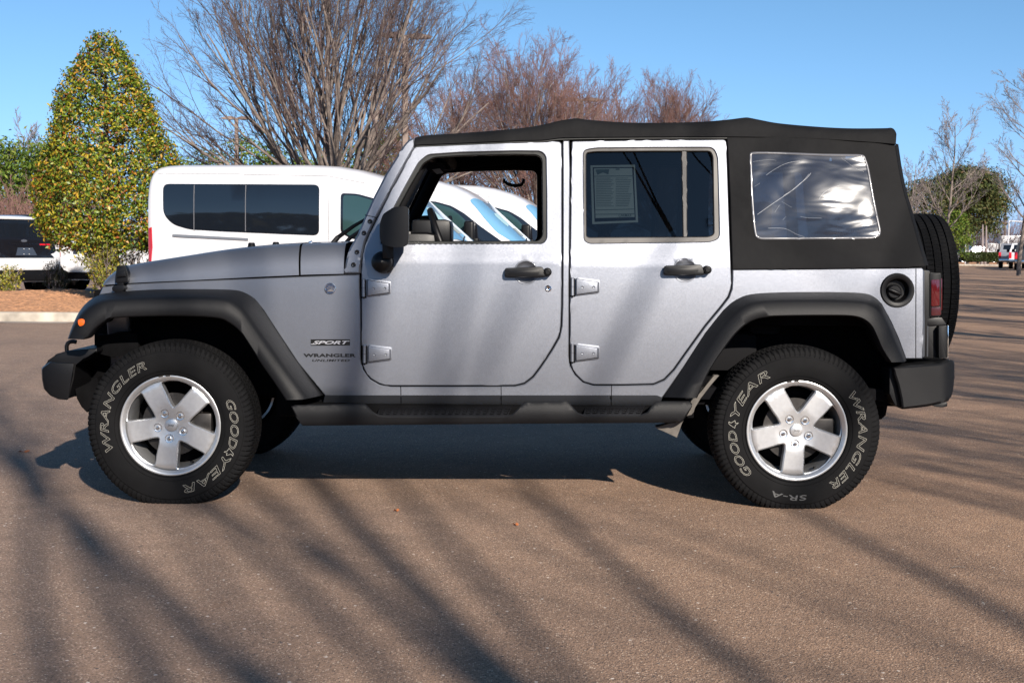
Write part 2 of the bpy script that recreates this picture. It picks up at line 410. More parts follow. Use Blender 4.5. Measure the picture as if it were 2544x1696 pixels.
def decal(mb, body, c0, c1, fz, off, shear=0., bold=0., space=1.0):
    """lettering stretched over a box given by two traced corners"""
    (x0, y0), (x1, y1) = fz(c0, c1); V, Fc, _ = text2d(body, shear, bold, space=space)
    mb.add([S(x0+(x1-x0)*a, y1+(y0-y1)*b, off) for a, b in V], Fc)
decal(pr, 'CARMAX', (545, 1075), (750, 1120), zR, -.0285, .1, .01)
pr.build('sticker_print', M['paper_dark'], stk, 0)
# --- A pillar / windshield frame
pil = zC((72, 828), (82, 770), (105, 690), (150, 610), (192, 510), (240, 405), (300, 290), (400, 130), (425, 103), (455, 92), (461, 118), (461, 138), (455, 150),
         (370, 300), (290, 450), (232, 560), (192, 650), (172, 735), (166, 790), (164, 828))
def pilmap(x, y):
    return S(x, y, 0)
wf = jp('windshield_frame', sheet(rnd(pil, 4, 3), mapf=pilmap, step=9, th=.035, edge=.009, rows=BELT), 'silver')
jp('frame_seam', sheet(zC((189, 508), (252, 522), (251, 526), (188, 512)), mapf=Sf(.0007), step=10, th=0, edge=0), 'gap', wf)
for c in ((216, 545), (184, 608), (146, 711), (127, 779)):
    p = S(*zC(c)[0], 0.0); V, Fc = lathe([(-.008, .0005), (-.008, .004), (-.009, .006), (-.009, .0085), (-.004, .0115), (.004, .012)], 16)
    MB().add([(a+p.x, b+p.y, c_+p.z) for a, b, c_ in V], Fc).build('bolt', M['bolt'], wf)
mir(wf, jeep)
hdr0 = S(*zC((440, 100))[0]); hdr1 = S(*zC((105, 690))[0])
gp = [(hdr1.x, hdr1.y+.02, hdr1.z), (hdr0.x-.01, hdr0.y+.02, hdr0.z-.04), (hdr0.x-.01, -hdr0.y-.02, hdr0.z-.04), (hdr1.x, -hdr1.y-.02, hdr1.z)]
MB().add(gp, [(0, 1, 2, 3)]).build('windshield_glass', M['glass_clear'], wf, 0)
jp('windshield_header', box(hdr0.x-.02, hdr0.x+.05, hdr0.y+.01, -hdr0.y-.01, hdr0.z-.05, hdr0.z, .01), 'silver', wf)
# --- hood, cowl
def hoodrow(seam, top, m):
    """seam and top traced lines, matched keys -> rows across the car"""
    s = [S(*p) for p in cr(seam, m)]; t = cr(top, m); rows = [s]
    cols = []
    for a, q in zip(s, t):
        w_ = -a.y; tv = PL(q[0], q[1], -(w_-.12)); dz = tv.z-a.z; x1 = tv.x; c = []
        for k in range(0, 9):
            th_ = k/8*math.pi/2; yy = -w_+.13*(1-math.cos(th_)) if k else -w_
            c.append((a.x+(x1-a.x)*k/8, yy, a.z+dz*math.sin(th_)))
        for k in range(1, 9):
            f = k/8; c.append((x1-.02*math.sin(f*math.pi/2), (-w_+.13)*(1-f), tv.z+.012*math.sin(f*math.pi/2)*min(1, dz/.15)))
        cols.append(c)
    V, Fc = ngrid(cols); n = len(V); V2 = [(x, -y, z) for x, y, z in V]
    return MB().add(V, Fc).add(V2, [tuple(reversed(f)) for f in Fc])
hs_ = zB((381, 314), (383, 313), (392, 312), (420, 310), (470, 307), (520, 303), (640, 297), (800, 290), (1000, 280), (1200, 270), (1404, 261))
ht = zB((381, 312), (384, 300), (395, 280), (425, 250), (470, 222), (520, 207), (640, 186), (800, 161), (1000, 131), (1200, 110), (1412, 97))
mb = hoodrow(hs_, ht, 5); hood = mb.build('hood', M['silver'], jeep, 50)
cs = zB((1414, 260), (1470, 258), (1560, 256), (1640, 254)); ct = zB((1424, 97), (1480, 95), (1560, 93), (1655, 92))
cowl = hoodrow(cs, ct, 4).build('cowl_panel', M['silver'], jeep, 50)
# dark engine bay block under hood, seen in the seams
eb0, eb1 = S(*zB((395, 330))[0]), S(*zB((1640, 270))[0])
jp('engine_bay', prism([(eb0.x+.06, -.52, .55), (eb1.x, -.60, .45), (eb1.x, -.60, eb1.z+.03), (eb0.x+.06, -.50, eb0.z+.0)],
                       [(eb0.x+.06, .52, .55), (eb1.x, .60, .45), (eb1.x, .60, eb1.z+.03), (eb0.x+.06, .50, eb0.z+.0)], 0), 'under')
seamfill = MB()
V, Fc = ngrid([[S(x, y-4, -.012) for x, y in zB((385, 314), (520, 304), (900, 286), (1404, 262), (1650, 254))], [S(x, y+5, -.012) for x, y in zB((385, 314), (520, 304), (900, 286), (1404, 262), (1650, 254))]])
seamfill.add(V, Fc)
c0 = S(*zB((1409, 262))[0], -.01); ctop = PL(*zB((1418, 99))[0], -(-c0.y-.12))
V, Fc = ngrid([[(c0.x-.02+.04*k, c0.y+.012+(.12-.012)*(1-math.cos(t*math.pi/16)), c0.z+(ctop.z-c0.z-.012)*math.sin(t*math.pi/16)) for t in range(9)] for k in (0, 1)])
seamfill.add(V, Fc); seamfill.build('hood_gap', M['gap'], jeep, 0)
# grille, headlamps (front end, turned away from the picture)
g0 = S(*zB((352, 366))[0]); gz1 = S(*zB((381, 314))[0])
gr = jp('grille', prism([(g0.x+.02, g0.y+.10, .62), (g0.x, g0.y+.10, g0.z-.02), (g0.x, g0.y, g0.z), (gz1.x, gz1.y, gz1.z-.006), (g0.x+.12, g0.y, gz1.z-.006), (g0.x+.12, g0.y, g0.z), (g0.x+.12, g0.y+.10, g0.z-.02), (g0.x+.12, g0.y+.10, .62)],
     [(g0.x+.02, -g0.y-.10, .62), (g0.x, -g0.y-.10, g0.z-.02), (g0.x, -g0.y, g0.z), (gz1.x, -gz1.y, gz1.z-.006), (g0.x+.12, -g0.y, gz1.z-.006), (g0.x+.12, -g0.y, g0.z), (g0.x+.12, -g0.y-.10, g0.z-.02), (g0.x+.12, -g0.y-.10, .62)], .008), 'silver')
for k in range(7):
    y = (k-3)*.085; jp('grille_slot', box(g0.x-.005, g0.x+.03, y-.022, y+.022, .74, 1.02, .004), 'gap', gr)
for s in (-1, 1):
    V, Fc = lathe([(0, .001), (-.01, .04), (-.006, .075), (.01, .085), (.03, .085)], 24, 'x')
    MB().add([(a+g0.x-.012, b+s*.43, c+.90) for a, b, c in V], Fc).build('headlamp', M['chrome'], gr)
# hood latch, rubber bumpers, washer nozzle
lt = MB()
for poly, y0 in ((zJ((765, 150), (845, 145), (870, 215), (865, 300), (750, 310), (755, 240)), .035), (zJ((775, 205), (850, 195), (860, 245), (775, 255)), .050),
                 (zJ((765, 290), (820, 285), (825, 330), (765, 330)), .03), (zJ((725, 350), (745, 330), (835, 325), (850, 350), (830, 385), (760, 395), (728, 375)), .045)):
    A = [S(*q, .0) + Vector((0, -y0, 0)) for q in poly]; B = [S(*q, .0)+Vector((0, .01, 0)) for q in poly]; lt.bm(prism(A, B, .004))
la = lt.build('hood_latch', M['plastic'], jeep)
mir(la)
for i, (c, yy, s_) in enumerate((((1155, 108), -.42, 1.), ((1283, 103), .1, .75), ((1155, 108), .42, 1.))):
    p = PL(*zB(c)[0], yy); V, Fc = lathe([(.014, .0005), (.014, .013), (.010, .017), (-.012, .021), (-.022, .030), (-.03, .030)], 18, 'z')
    MB().add([(a+p.x, b+p.y, c_+p.z+.003) for a, b, c_ in V], Fc).build('hood_bumper', M['plastic'], hood)
p = PL(*zL((240, 320))[0], -.45); nz_ = MB().add(*tube([p+Vector((-.006, 0, -.015)), p+Vector((-.006, 0, .002)), p+Vector((.006, 0, .006))], [.006, .009, .007], 10)); nz_.bm(box(p.x-.012, p.x+.012, p.y-.012, p.y+.012, p.z-.012, p.z-.006, .002))
nz_.build('washer_nozzle', M['chrome'], cowl)
# wipers
wp = MB(); a = PL(*zL((640, 325))[0], -.42); b = PL(*zL((730, 220))[0], -.40); c = PL(*zL((1010, 20))[0], -.30)
wp.add(*tube([a, b], .013, 8)); wp.add(*tube([b, c, c+Vector((.12, .1, .08))], [.012, .010, .006], 8)); wp.build('wiper', M['plastic'], cowl)
wp2 = MB().add(*tube([a+Vector((0, .5, 0)), b+Vector((0, .5, 0)), c+Vector((0, .52, 0))], .011, 8)); wp2.build('wiper', M['plastic'], cowl)
# --- fender flares
ff_o = zB((187, 597), (215, 520), (250, 450), (300, 395), (360, 365), (450, 350), (640, 338), (850, 335), (1040, 338), (1110, 350), (1170, 385), (1215, 440), (1300, 570), (1400, 720), (1530, 893))
ff_c = zB((188, 597), (222, 525), (262, 466), (325, 424), (395, 404), (480, 396), (650, 389), (850, 387), (1000, 396), (1060, 424), (1105, 465), (1150, 528), (1240, 650), (1330, 775), (1430, 915))
ff_i = zB((272, 600), (292, 590), (308, 570), (335, 540), (380, 507), (430, 487), (640, 478), (820, 478), (975, 488), (1040, 515), (1095, 560), (1150, 640), (1210, 735), (1270, 820), (1335, 918))
rf_o = zF((125, 748), (250, 560), (400, 330), (520, 180), (600, 115), (700, 80), (900, 68), (1200, 66), (1400, 72), (1480, 90), (1540, 140), (1600, 250), (1650, 360), (1705, 512))
rf_c = zF((235, 752), (355, 555), (490, 340), (600, 215), (680, 160), (770, 138), (950, 130), (1200, 130), (1370, 136), (1450, 148), (1520, 190), (1575, 265), (1625, 380), (1690, 520))
rf_i = zF((345, 754), (430, 570), (560, 380), (640, 295), (710, 250), (800, 230), (950, 224), (1180, 222), (1340, 225), (1420, 245), (1475, 290), (1510, 360), (1545, 440), (1600, 522))
def flare(o, c, i, front):
    o, c, i = cr(o, 6), cr(c, 6), cr(i, 6); L0, L0b, L1, L1b, L2, L3, L4 = [], [], [], [], [], [], []
    for a, b, d in zip(o, c, i):
        s = S(*a); y0 = s.y
        if front: y0 = min(y0, -.70)
        p0 = PL(a[0], a[1], y0); L0b.append(p0+Vector((0, .05, 0)))
        L0.append(p0); m1 = Vector(a)*.25+Vector(b)*.75
        L1.append(PL(m1.x, m1.y, -.905)); L1b.append(PL(b[0]*.93+d[0]*.07, b[1]*.93+d[1]*.07, -.932))
        L2.append(PL(b[0]*.1+d[0]*.9, b[1]*.1+d[1]*.9, -.943)); L3.append(PL(d[0], d[1], -.936))
        q = PL(d[0], d[1], -.936); L4.append(Vector((q.x, -.86, q.z)))
    V, Fc = ngrid([L0b, L0, L1, L1b, L2, L3, L4]); mb = MB().add(V, Fc)
    n = len(L0); k = 7
    for e in (0, n-1): mb.f.append(tuple(e+n*j for j in range(k)))
    fl = mb.build('fender_flare', M['flare'], jeep, 55)
    ln = [[(v.x, -.87, v.z+.002), (v.x, -.60, v.z+.06), (v.x, -.45, v.z+.06)] for v in L4]
    V, Fc = ngrid(ln); MB().add(V, Fc).build('wheel_liner', M['under'], fl, 60)
    return fl
fl1 = flare(ff_o, ff_c, ff_i, True); fl2 = flare(rf_o, rf_c, rf_i, False)
# amber marker lamp
p = PL(*zJ((437, 682))[0], -.925); V, Fc = lathe([(-.012, .0005), (-.0115, .008), (-.010, .018), (-.006, .026), (.004, .029), (.02, .029)], 28)
MB().add([(a_+p.x, b_+p.y, c_+p.z) for a_, b_, c_ in V], Fc).build('marker_lamp', M['amber'], fl1)
mir(fl1); mir(fl2)
# --- wheels
def tyre_mesh(tread=True):
    n = 672; prof = [(.100, .222), (.108, .235), (.121, .262), (.127, .300), (.1265, .325), (.122, .350), (.118, .353), (.1165, .357), (.117, .362), (.113, .378), (.106, .389), (.098, .3955),
            (.080, .3985), (.066, .4), (.0645, .391), (.058, .391), (.0565, .401), (.025, .402), (.0235, .392), (.017, .392), (.0155, .402)]
    prof = [(-a, r) for a, r in prof] + [(a, r) for a, r in prof[::-1]]
    rows = []
    for i, (o, r) in enumerate(prof):
        row = []
        for k in range(n):
            a = 2*math.pi*k/n; rr = r; oo = o; ao = abs(o)
            if r > .37:
                ph = 96*a/(2*math.pi); ph += 3.2*ao*12*.5+(.6 if o > 0 else 0)
                if ao > .07:
                    w_ = (ph % 1.0)
                    if w_ < .26: rr -= .007*(1 if ao < .110 else .4); oo -= math.copysign(.0035, o)
                elif r > .395:
                    w_ = (ph*1.0+ (0.4 if ao < .03 else 0)+o*28) % 1.0
                    if w_ < .22: rr -= .0045
            elif .345 < r: 
                ph = 96*a/(2*math.pi)+3.2*.118*6+(.6 if o > 0 else 0)
                if (ph % 1.) < .26 and r > .355: oo -= math.copysign(.003, o)
            row.append((math.cos(a)*rr, oo, math.sin(a)*rr))
        rows.append(row)
    V, Fc = ngrid(rows, True); mb = MB().add(V, Fc)
    # raised ring lines on the sidewall
    for rr, ww in ((.262, .0012), (.2445, .0015)):
        V, Fc = lathe([(-.1215-(rr-.262)*.2, rr-ww), (-.124-(rr-.262)*.2, rr), (-.1215-(rr-.262)*.2, rr+ww)], 96); mb.add(V, Fc)
    return mb
def arc_text(mb, body, a0, a1, r0, r1, y, wd, fill=False, shear=.22):
    """a0 -> a1 clockwise (degrees), letter tops outward, outlined letters as thin raised ribbons"""
    V, Fc, E = text2d(body, shear, .012, not fill, 1.05)
    def mp(u, v):
        a = R_(a0+(a1-a0)*u); r = r0+(r1-r0)*v; return (math.cos(a)*r, y+abs(r-.307)*.06, math.sin(a)*r)
    if fill: mb.add([mp(*p) for p in V], Fc); return
    L = abs(R_(a1-a0))*(r0+r1)/2; H = r1-r0
    for i, j in E:
        a = Vector((V[i][0]*L, V[i][1]*H)); b = Vector((V[j][0]*L, V[j][1]*H)); d = b-a
        if d.length < 1e-6: continue
        d.normalize(); nn = Vector((-d.y, d.x))*wd/2; a -= d*wd*.3; b += d*wd*.3
        q = [a+nn, a-nn, b-nn, b+nn]; mb.add([mp(p.x/L, p.y/H) for p in q], [(0, 1, 2, 3)])
TYRE = tyre_mesh(); _T = TYRE.build('tyre', M['rubber'], None, 30); TYRE_ME = _T.data; bpy.data.objects.remove(_T)
def new_tyre(par):
    o = bpy.data.objects.new('tyre', TYRE_ME); COL.objects.link(o); o.parent = par; return o
def wheel(px, py, lug, texts, name='wheel'):
    c = PL(px, py, -.907); root = bpy.data.objects.new(name, None); COL.objects.link(root); root.parent = jeep; root.location = (c.x, -.78, c.z)
    new_tyre(root)
    if texts:
        tm = MB()
        for body, a0, a1, r0, r1 in texts: arc_text(tm, body, a0, a1, r0, r1, -.1282, .00115)
        tm.build('sidewall_lettering', M['white_letter'], root, 0)
    # rim face
    voids = []
    for k in range(5):
        th = R_(lug+36+72*k)
        def pt(r, da): return (math.cos(th+R_(da))*r, math.sin(th+R_(da))*r)
        voids.append(rnd([pt(.083, 0), pt(.110, 10.5), pt(.150, 16.2), pt(.209, 21.3), pt(.2125, 11), pt(.2145, 0), pt(.2125, -11), pt(.209, -21.3), pt(.150, -16.2), pt(.110, -10.5)], .010, 4))
    circ = [(math.cos(2*math.pi*k/96)*.226, math.sin(2*math.pi*k/96)*.226) for k in range(96)]
    def face(u, v):
        r = math.hypot(u, v); return (u, -.098+.012*max(0, 1-r/.10)+(.010 if r > .205 else 0)*(r-.205)/.02, v)
    rim = MB().bm(sheet(circ, voids, face, .016, .045, .006)); ro = rim.build('rim', M['alloy'], root, 40)
    V, Fc = lathe([(-.100, .216), (-.106, .222), (-.111, .228), (-.114, .234), (-.112, .239), (-.104, .240), (-.098, .238)], 96); lp = MB().add(V, Fc)
    V, Fc = lathe([(-.09, .2175), (-.06, .210), (.02, .200), (.09, .205), (.10, .23)], 72); lp.add(V, Fc); lp.build('rim_lip', M['alloy'], ro, 60)
    for k in range(5):
        a = R_(lug+72*k); cx_, cz_ = math.cos(a)*.0635, math.sin(a)*.0635
        nu = MB(); V, Fc = lathe([(-.098, .0200), (-.0975, .0175), (-.086, .0155)], 20); nu.add([(p+cx_, q, s+cz_) for p, q, s in V], Fc)
        V, Fc = lathe([(-.108, .0004), (-.1075, .005), (-.105, .0085), (-.085, .0105)], 6); nu.add([(p+cx_, q, s+cz_) for p, q, s in V], Fc)
        nu.build('lug_nut', M['chrome'], ro, 25)
    V, Fc = lathe([(-.103, .0004), (-.1025, .018), (-.100, .028), (-.094, .0305), (-.085, .031)], 32); cc = MB().add(V, Fc).build('centre_cap', M['alloy'], ro, 50)
    V, Fc, _ = text2d('Jeep', 0, .01); MB().add([((a-.5)*.030, -.1034, (b-.5)*.015) for a, b in V], Fc).build('cap_lettering', M['grey_letter'], cc, 0)
    a = R_(lug-36+10 if lug > -96 else lug+36); a = R_(-62); vs = MB().add(*tube([(math.cos(a)*.205, -.06, math.sin(a)*.205), (math.cos(a)*.196, -.097, math.sin(a)*.196)], [.005, .004], 8)); vs.build('valve_stem', M['plastic'], ro)
    for k, (aa, rr) in enumerate(((100, .2385), (92, .2385))):
        pts = [(math.cos(R_(aa+d))*rr, -.1155, math.sin(R_(aa+d))*rr) for d in (-2.4, -1, 0, 1, 2.4)]; MB().add(*tube(pts, .0035, 6)).build('balance_weight', M['trim'], ro)
    V, Fc = lathe([(-.045, .07), (-.045, .150), (-.03, .150), (-.03, .07)], 48); bd = MB().add(V, Fc)
    V, Fc = lathe([(-.06, .001), (-.06, .055), (-.03, .07), (.0, .07)], 24); bd.add(V, Fc); bd.build('brake_disc', M['brake'], root)
    a = R_(8); MB().bm(box(.085, .185, -.065, -.005, -.055, .055, .012)).build('brake_caliper', M['brake'], root)
    V, Fc = lathe([(.085, .001), (.085, .214), (.104, .222), (.114, .240)], 32); MB().add(V, Fc).build('rim_cover_disc', M['under'], root, 0)  # dark disc added on the inner side to cover the sky-lit rim
    return root
w1 = wheel(421, 1058, -98, (('WRANGLER', 203, 111, .289, .328), ('GOOD', 24, -19.5, .289, .328), ('YEAR', -27.5, -78, .289, .328)))
w2 = wheel(1982, 1071, -94, (('GOOD', 223, 180, .289, .328), ('YEAR', 168, 118, .289, .328), ('WRANGLER', 36.5, -57.5, .289, .328)))
def foot(root, a):
    mb = MB(); ps = [(-.5, .3), (-.05, .95), (.25, 1.0), (.1, .75), (.5, .35), (.15, .3), (.25, -.05), (-.1, .25)]
    rr = lambda u, v: (math.cos(R_(a-u*7))*(.286+v*.044), -.1282, math.sin(R_(a-u*7))*(.286+v*.044)); n = len(ps)
    for i in range(n):
        p, q = ps[i], ps[(i+1) % n]; d = Vector((q[0]-p[0], q[1]-p[1])).normalized(); e = .018
        mb.add([rr(p[0]-d.y*e, p[1]+d.x*e), rr(p[0]+d.y*e, p[1]-d.x*e), rr(q[0]+d.y*e, q[1]-d.x*e), rr(q[0]-d.y*e, q[1]+d.x*e)], [(0, 1, 2, 3)])
    mb.build('sidewall_emblem', M['white_letter'], root, 0)
foot(w1, -23.5); foot(w2, 174)
sr = MB(); arc_text(sr, 'SR-A', -81, -112, .305, .331, -.1282, 0, True, .1); sr.build('sidewall_code', M['grey_letter'], w2, 0)
def far_wheel(wr):
    c = wr.copy(); COL.objects.link(c); c.location.y *= -1; c.parent = jeep
    for ch in [x for x in list(bpy.data.objects) if x.parent == wr and not x.name.startswith('sidewall')]: mir(ch, c)
far_wheel(w1); far_wheel(w2)
# spare wheel on the tailgate
sp = bpy.data.objects.new('spare_wheel', None); COL.objects.link(sp); sp.parent = jeep
sp.location = (P(2328, 531, JY).x-JX-.105, 0, 1.025); sp.rotation_euler = (0, 0, R_(90))
new_tyre(sp)
V, Fc = lathe([(-.09, .001), (-.10, .06), (-.09, .12), (-.10, .20), (-.112, .236), (-.10, .24)], 48); MB().add(V, Fc).build('rim', M['alloy'], sp, 50)
# --- hinges
def hinge(fz, ox, oy, par):
    """traced in the L frame of the upper front hinge; moved to each hinge by its offset in source pixels"""
    def q(*p): return [(x+ox, y+oy) for x, y in zL(*p)]
    mb = MB()
    A = [S(*p, .008) for p in q((1265, 985), (1310, 970), (1680, 1015), (1700, 1040), (1700, 1235), (1665, 1255), (1265, 1305), (1255, 1290))]
    mb.bm(prism(A, [a+Vector((0, .012, 0)) for a in A], .004))
    A = [S(*p, .020) for p in q((1275, 1000), (1655, 1062), (1655, 1225), (1275, 1280))]
    B = [S(*p, .006) for p in q((1262, 985), (1690, 1050), (1690, 1240), (1262, 1295))]
    mb.bm(prism(A, B, .003))
    a, b = q((1200, 975), (1200, 1300)); a = S(*a, .010); b = S(*b, .010); m_ = (a+b)/2
    mb.add(*tube([a, a-Vector((0, 0, .004)), m_+Vector((0, 0, .001)), m_, m_-Vector((0, 0, .001)), b], [.006, .0088, .0088, .006, .0088, .0088], 14))
    h = mb.build('hinge', M['silver'], par, 30)
    for c in ((1383, 1148), (1590, 1148)):
        p = S(*q(c)[0], .020); V, Fc = lathe([(-.0025, .0003), (-.004, .0025), (-.0045, .005), (-.001, .0065), (.003, .007)], 14)
        MB().add([(x+p.x, y+p.y, z+p.z) for x, y, z in V], Fc).build('hinge_bolt', M['silver'], h)
    a = S(*q((1200, 1318))[0], .006); MB().add(*tube([a+Vector((0, 0, .006)), a-Vector((0, 0, .004))], [.007, .004], 10)).build('hinge_pin', M['plastic'], h)
    sh = q((1145, 985), (1252, 990), (1252, 1325), (1145, 1325)); MB().bm(sheet(sh, mapf=Sf(.0008), step=8, th=0, edge=0)).build('hinge_plate', M['gap'], h, 0)
    return h
hinge(None, 0, 0, door); hinge(None, 2.2, 164, door)
hinge(None, 519, -3, rdoor); hinge(None, 518.5, 161, rdoor)
# --- door handles
def handle(ox, oy, par):
    def q(*p): return [(x+ox, y+oy) for x, y in zC(*p)]
    cx_, cy_ = q((1060, 820))[0]; r = 62/2.178
    circ = [(cx_+math.cos(a)*r, cy_+math.sin(a)*r) for a in [2*math.pi*k/40 for k in range(40)]]
    def dish(x, y):
        d = math.hypot(x-cx_, y-cy_)/r; return S(x, y, .0012-.0*(1-d))
    # shallow scoop: shaded bowl pressed into the skin
    mb = MB(); rows = []
    for k, (rr, o) in enumerate(((1.04, .0004), (1.0, .0012), (.95, -.001), (.8, -.008), (.6, -.012), (.3, -.016), (.02, -.017))):
        rows.append([S(cx_+math.cos(a)*r*rr, cy_+math.sin(a)*r*rr, o) for a in [2*math.pi*j/40 for j in range(40)]])
    V, Fc = ngrid(rows, True); mb.add(V, Fc); bowl = mb.build('handle_recess', M['silver'], par, 60)
    h = MB(); A = [S(*p, .040) for p in rnd(q((948, 800), (1150, 792), (1165, 842), (948, 843)), 7)]; B = [S(*p, .018) for p in rnd(q((944, 796), (1152, 788), (1168, 847), (944, 848)), 7)]
    h.bm(prism(A, B, .004))
    pad = [S(*p, .0415) for p in rnd(q((965, 808), (1130, 803), (1135, 828), (965, 833)), 4)]; h.bm(prism(pad, [a+Vector((0, .004, 0)) for a in pad], .002))
    a = S(*q((962, 822))[0], .0); h.bm(box(a.x-.012, a.x+.012, a.y-.03, a.y+.002, a.z-.010, a.z+.010, .003))
    c = S(*q((1176, 818))[0], 0)
    V, Fc = lathe([(-.050, .0004), (-.050, .0095), (-.047, .0115), (-.043, .0118), (-.0425, .0145), (-.044, .0165), (-.040, .0195), (.002, .0205)], 28)
    h.add([(x+c.x, y+c.y, z+c.z) for x, y, z in V], Fc); h.build('door_handle', M['plastic'], par, 40)
handle(0, 0, door); handle(395, -5.5, rdoor)
p = S(*zC((1181, 907))[0], 0); V, Fc = lathe([(-.004, .0005), (-.0045, .008), (-.006, .011), (-.003, .0155), (.003, .0165)], 24)
lk = MB().add([(x+p.x, y+p.y, z+p.z) for x, y, z in V], Fc).build('door_lock', M['chrome'], door)
MB().bm(box(p.x-.0015, p.x+.0015, p.y-.0062, p.y, p.z-.006, p.z+.006, 0)).build('key_slot', M['gap'], lk, 0)
# --- mirror
mr = MB()
def MP(pts, y): return [PL(x, y_, y) for x, y_ in pts]
shell = rnd(zC((268, 560), (285, 505), (345, 466), (422, 463), (425, 600), (422, 670), (400, 683), (340, 685), (285, 670), (268, 640)), 9)
mr.bm(prism(MP(shell, -1.05), MP(shell, -.855), .018, 4))
msh = mr.build('door_mirror', M['plastic'], jeep, 40)
MB().bm(prism(MP(rnd(zC((424, 480), (427, 480), (427, 665), (424, 665)), 1), -1.03), MP(rnd(zC((424, 480), (427, 480), (427, 665), (424, 665)), 1), -.875), 0)).build('mirror_glass', M['chrome'], msh, 0)
ar = MB().bm(prism(MP(rnd(zC((282, 660), (342, 670), (345, 745), (285, 745)), 4), -.93), MP(rnd(zC((282, 660), (342, 670), (345, 745), (285, 745)), 4), -.86), .008))
c = PL(*zC((285, 765))[0], -.84); rows = []
V, Fc = lathe([(-.085, .001), (-.080, .022), (-.066, .040), (-.04, .050), (-.0, .052), (.035, .050), (.045, .04)], 30); ar.add([(x+c.x, y+c.y, z*1.0+c.z) for x, y, z in V], Fc)
ar.bm(prism(MP(rnd(zC((300, 735), (345, 745), (345, 800), (320, 822), (290, 815)), 4), -.87), MP(rnd(zC((300, 735), (345, 745), (345, 800), (320, 822), (290, 815)), 4), -.80), .006))
ar.build('mirror_arm', M['plastic'], msh, 40); mir(msh)
# --- fuel filler
c = S(*zE((1186, 1116))[0], 0); V, Fc = lathe([(-.006, .0795), (-.010, .077), (-.010, .060), (-.006, .055), (.012, .052), (.030, .045), (.032, .002)], 48)
ffl = MB().add([(x+c.x, y+c.y, z*1.02+c.z) for x, y, z in V], Fc).build('fuel_filler', M['plastic'], bs, 40)
c2 = S(*zE((1170, 1125))[0], 0); V, Fc = lathe([(-.002, .001), (-.002, .028), (.004, .034), (.03, .036)], 28); fc = MB().add([(x+c2.x, y+c2.y, z+c2.z) for x, y, z in V], Fc)
a = R_(-22); pts = [(c2.x+math.cos(a)*t, c2.y-.006, c2.z+math.sin(a)*t) for t in (-.034, -.02, 0, .02, .034)]; fc.add(*tube(pts, [.006, .010, .011, .010, .006], 10)); fc.build('fuel_cap', M['plastic'], ffl, 40)
# --- badges
bd = MB(); c = S(*zN((527, 240))[0], 0); V, Fc = lathe([(-.0035, .0270), (-.0045, .0250), (-.003, .0225), (-.0022, .022)], 40); bd.add([(x+c.x, y+c.y, z+c.z) for x, y, z in V], Fc); rb = bd.build('round_badge', M['chrome'], bs, 40)
V, Fc = lathe([(-.0024, .0003), (-.0024, .0228)], 40); MB().add([(x+c.x, y+c.y, z+c.z) for x, y, z in V], Fc).build('badge_face', mat('badge_blue', (.02, .03, .06), .3), rb, 0)
tx = MB()
for body, w_, z0, z1 in (('TRAIL', .026, .006, .0125), ('RATED', .034, -.002, .0045)):
    V, Fc, _ = text2d(body, 0, .015); tx.add([(c.x+(a-.5)*w_, c.y-.003, c.z+z0+(z1-z0)*b) for a, b in V], Fc)
rows = [[(c.x+(k-4)*.0036, c.y-.003, c.z-.013+(.010 if j else 0)*max(0, math.cos((k-4.5)*.33))+.0006*(k % 2)-(0 if j else .001)) for k in range(9)] for j in (0, 1)]
V, Fc = ngrid(rows); tx.add(V, Fc); tx.build('badge_print', M['chrome'], rb, 0)
sd = MB(); pts = zN((208, 1062), (847, 1062), (847, 1162), (208, 1166)); sd.bm(sheet(pts, mapf=Sf(.0009), step=30, th=0, edge=0)); dc = sd.build('trim_decal', M['decal'], bs, 0)
tx = MB(); decal(tx, 'SPORT', (238, 1086), (842, 1143), zN, .0018, .35, .03, 1.0); tx.bm(sheet(zN((212, 1136), (300, 1136), (300, 1146), (212, 1148)), mapf=Sf(.0018), step=30, th=0, edge=0)); tx.build('decal_lettering', M['decal_silver'], dc, 0)
tx = MB(); decal(tx, 'WRANGLER', (88, 1294), (942, 1352), zN, .0012, 0, .045, 1.05); decal(tx, 'UNLIMITED', (230, 1386), (842, 1424), zN, .0012, .2, .03, 1.1); tx.build('side_lettering', M['decal'], bs, 0)
# --- running board
RB = zG((48, 320), (70, 312), (440, 304), (455, 318), (480, 345), (515, 366), (560, 372), (1180, 372), (1225, 360), (1262, 322), (1290, 295), (1520, 293), (1545, 322), (1572, 352), (1612, 366),
        (1900, 366), (1942, 350), (1968, 312), (1990, 292), (2165, 291), (2180, 305), (2172, 335), (2130, 398), (2060, 406), (1200, 412), (110, 422), (90, 400))
b0 = sheet(RB, mapf=lambda x, y: PL(x, y, -.915-.014*math.sin(max(0, min(1, (y-995)/62))*math.pi)), step=9, th=.0, edge=.006); rb_ = MB().bm(b0)
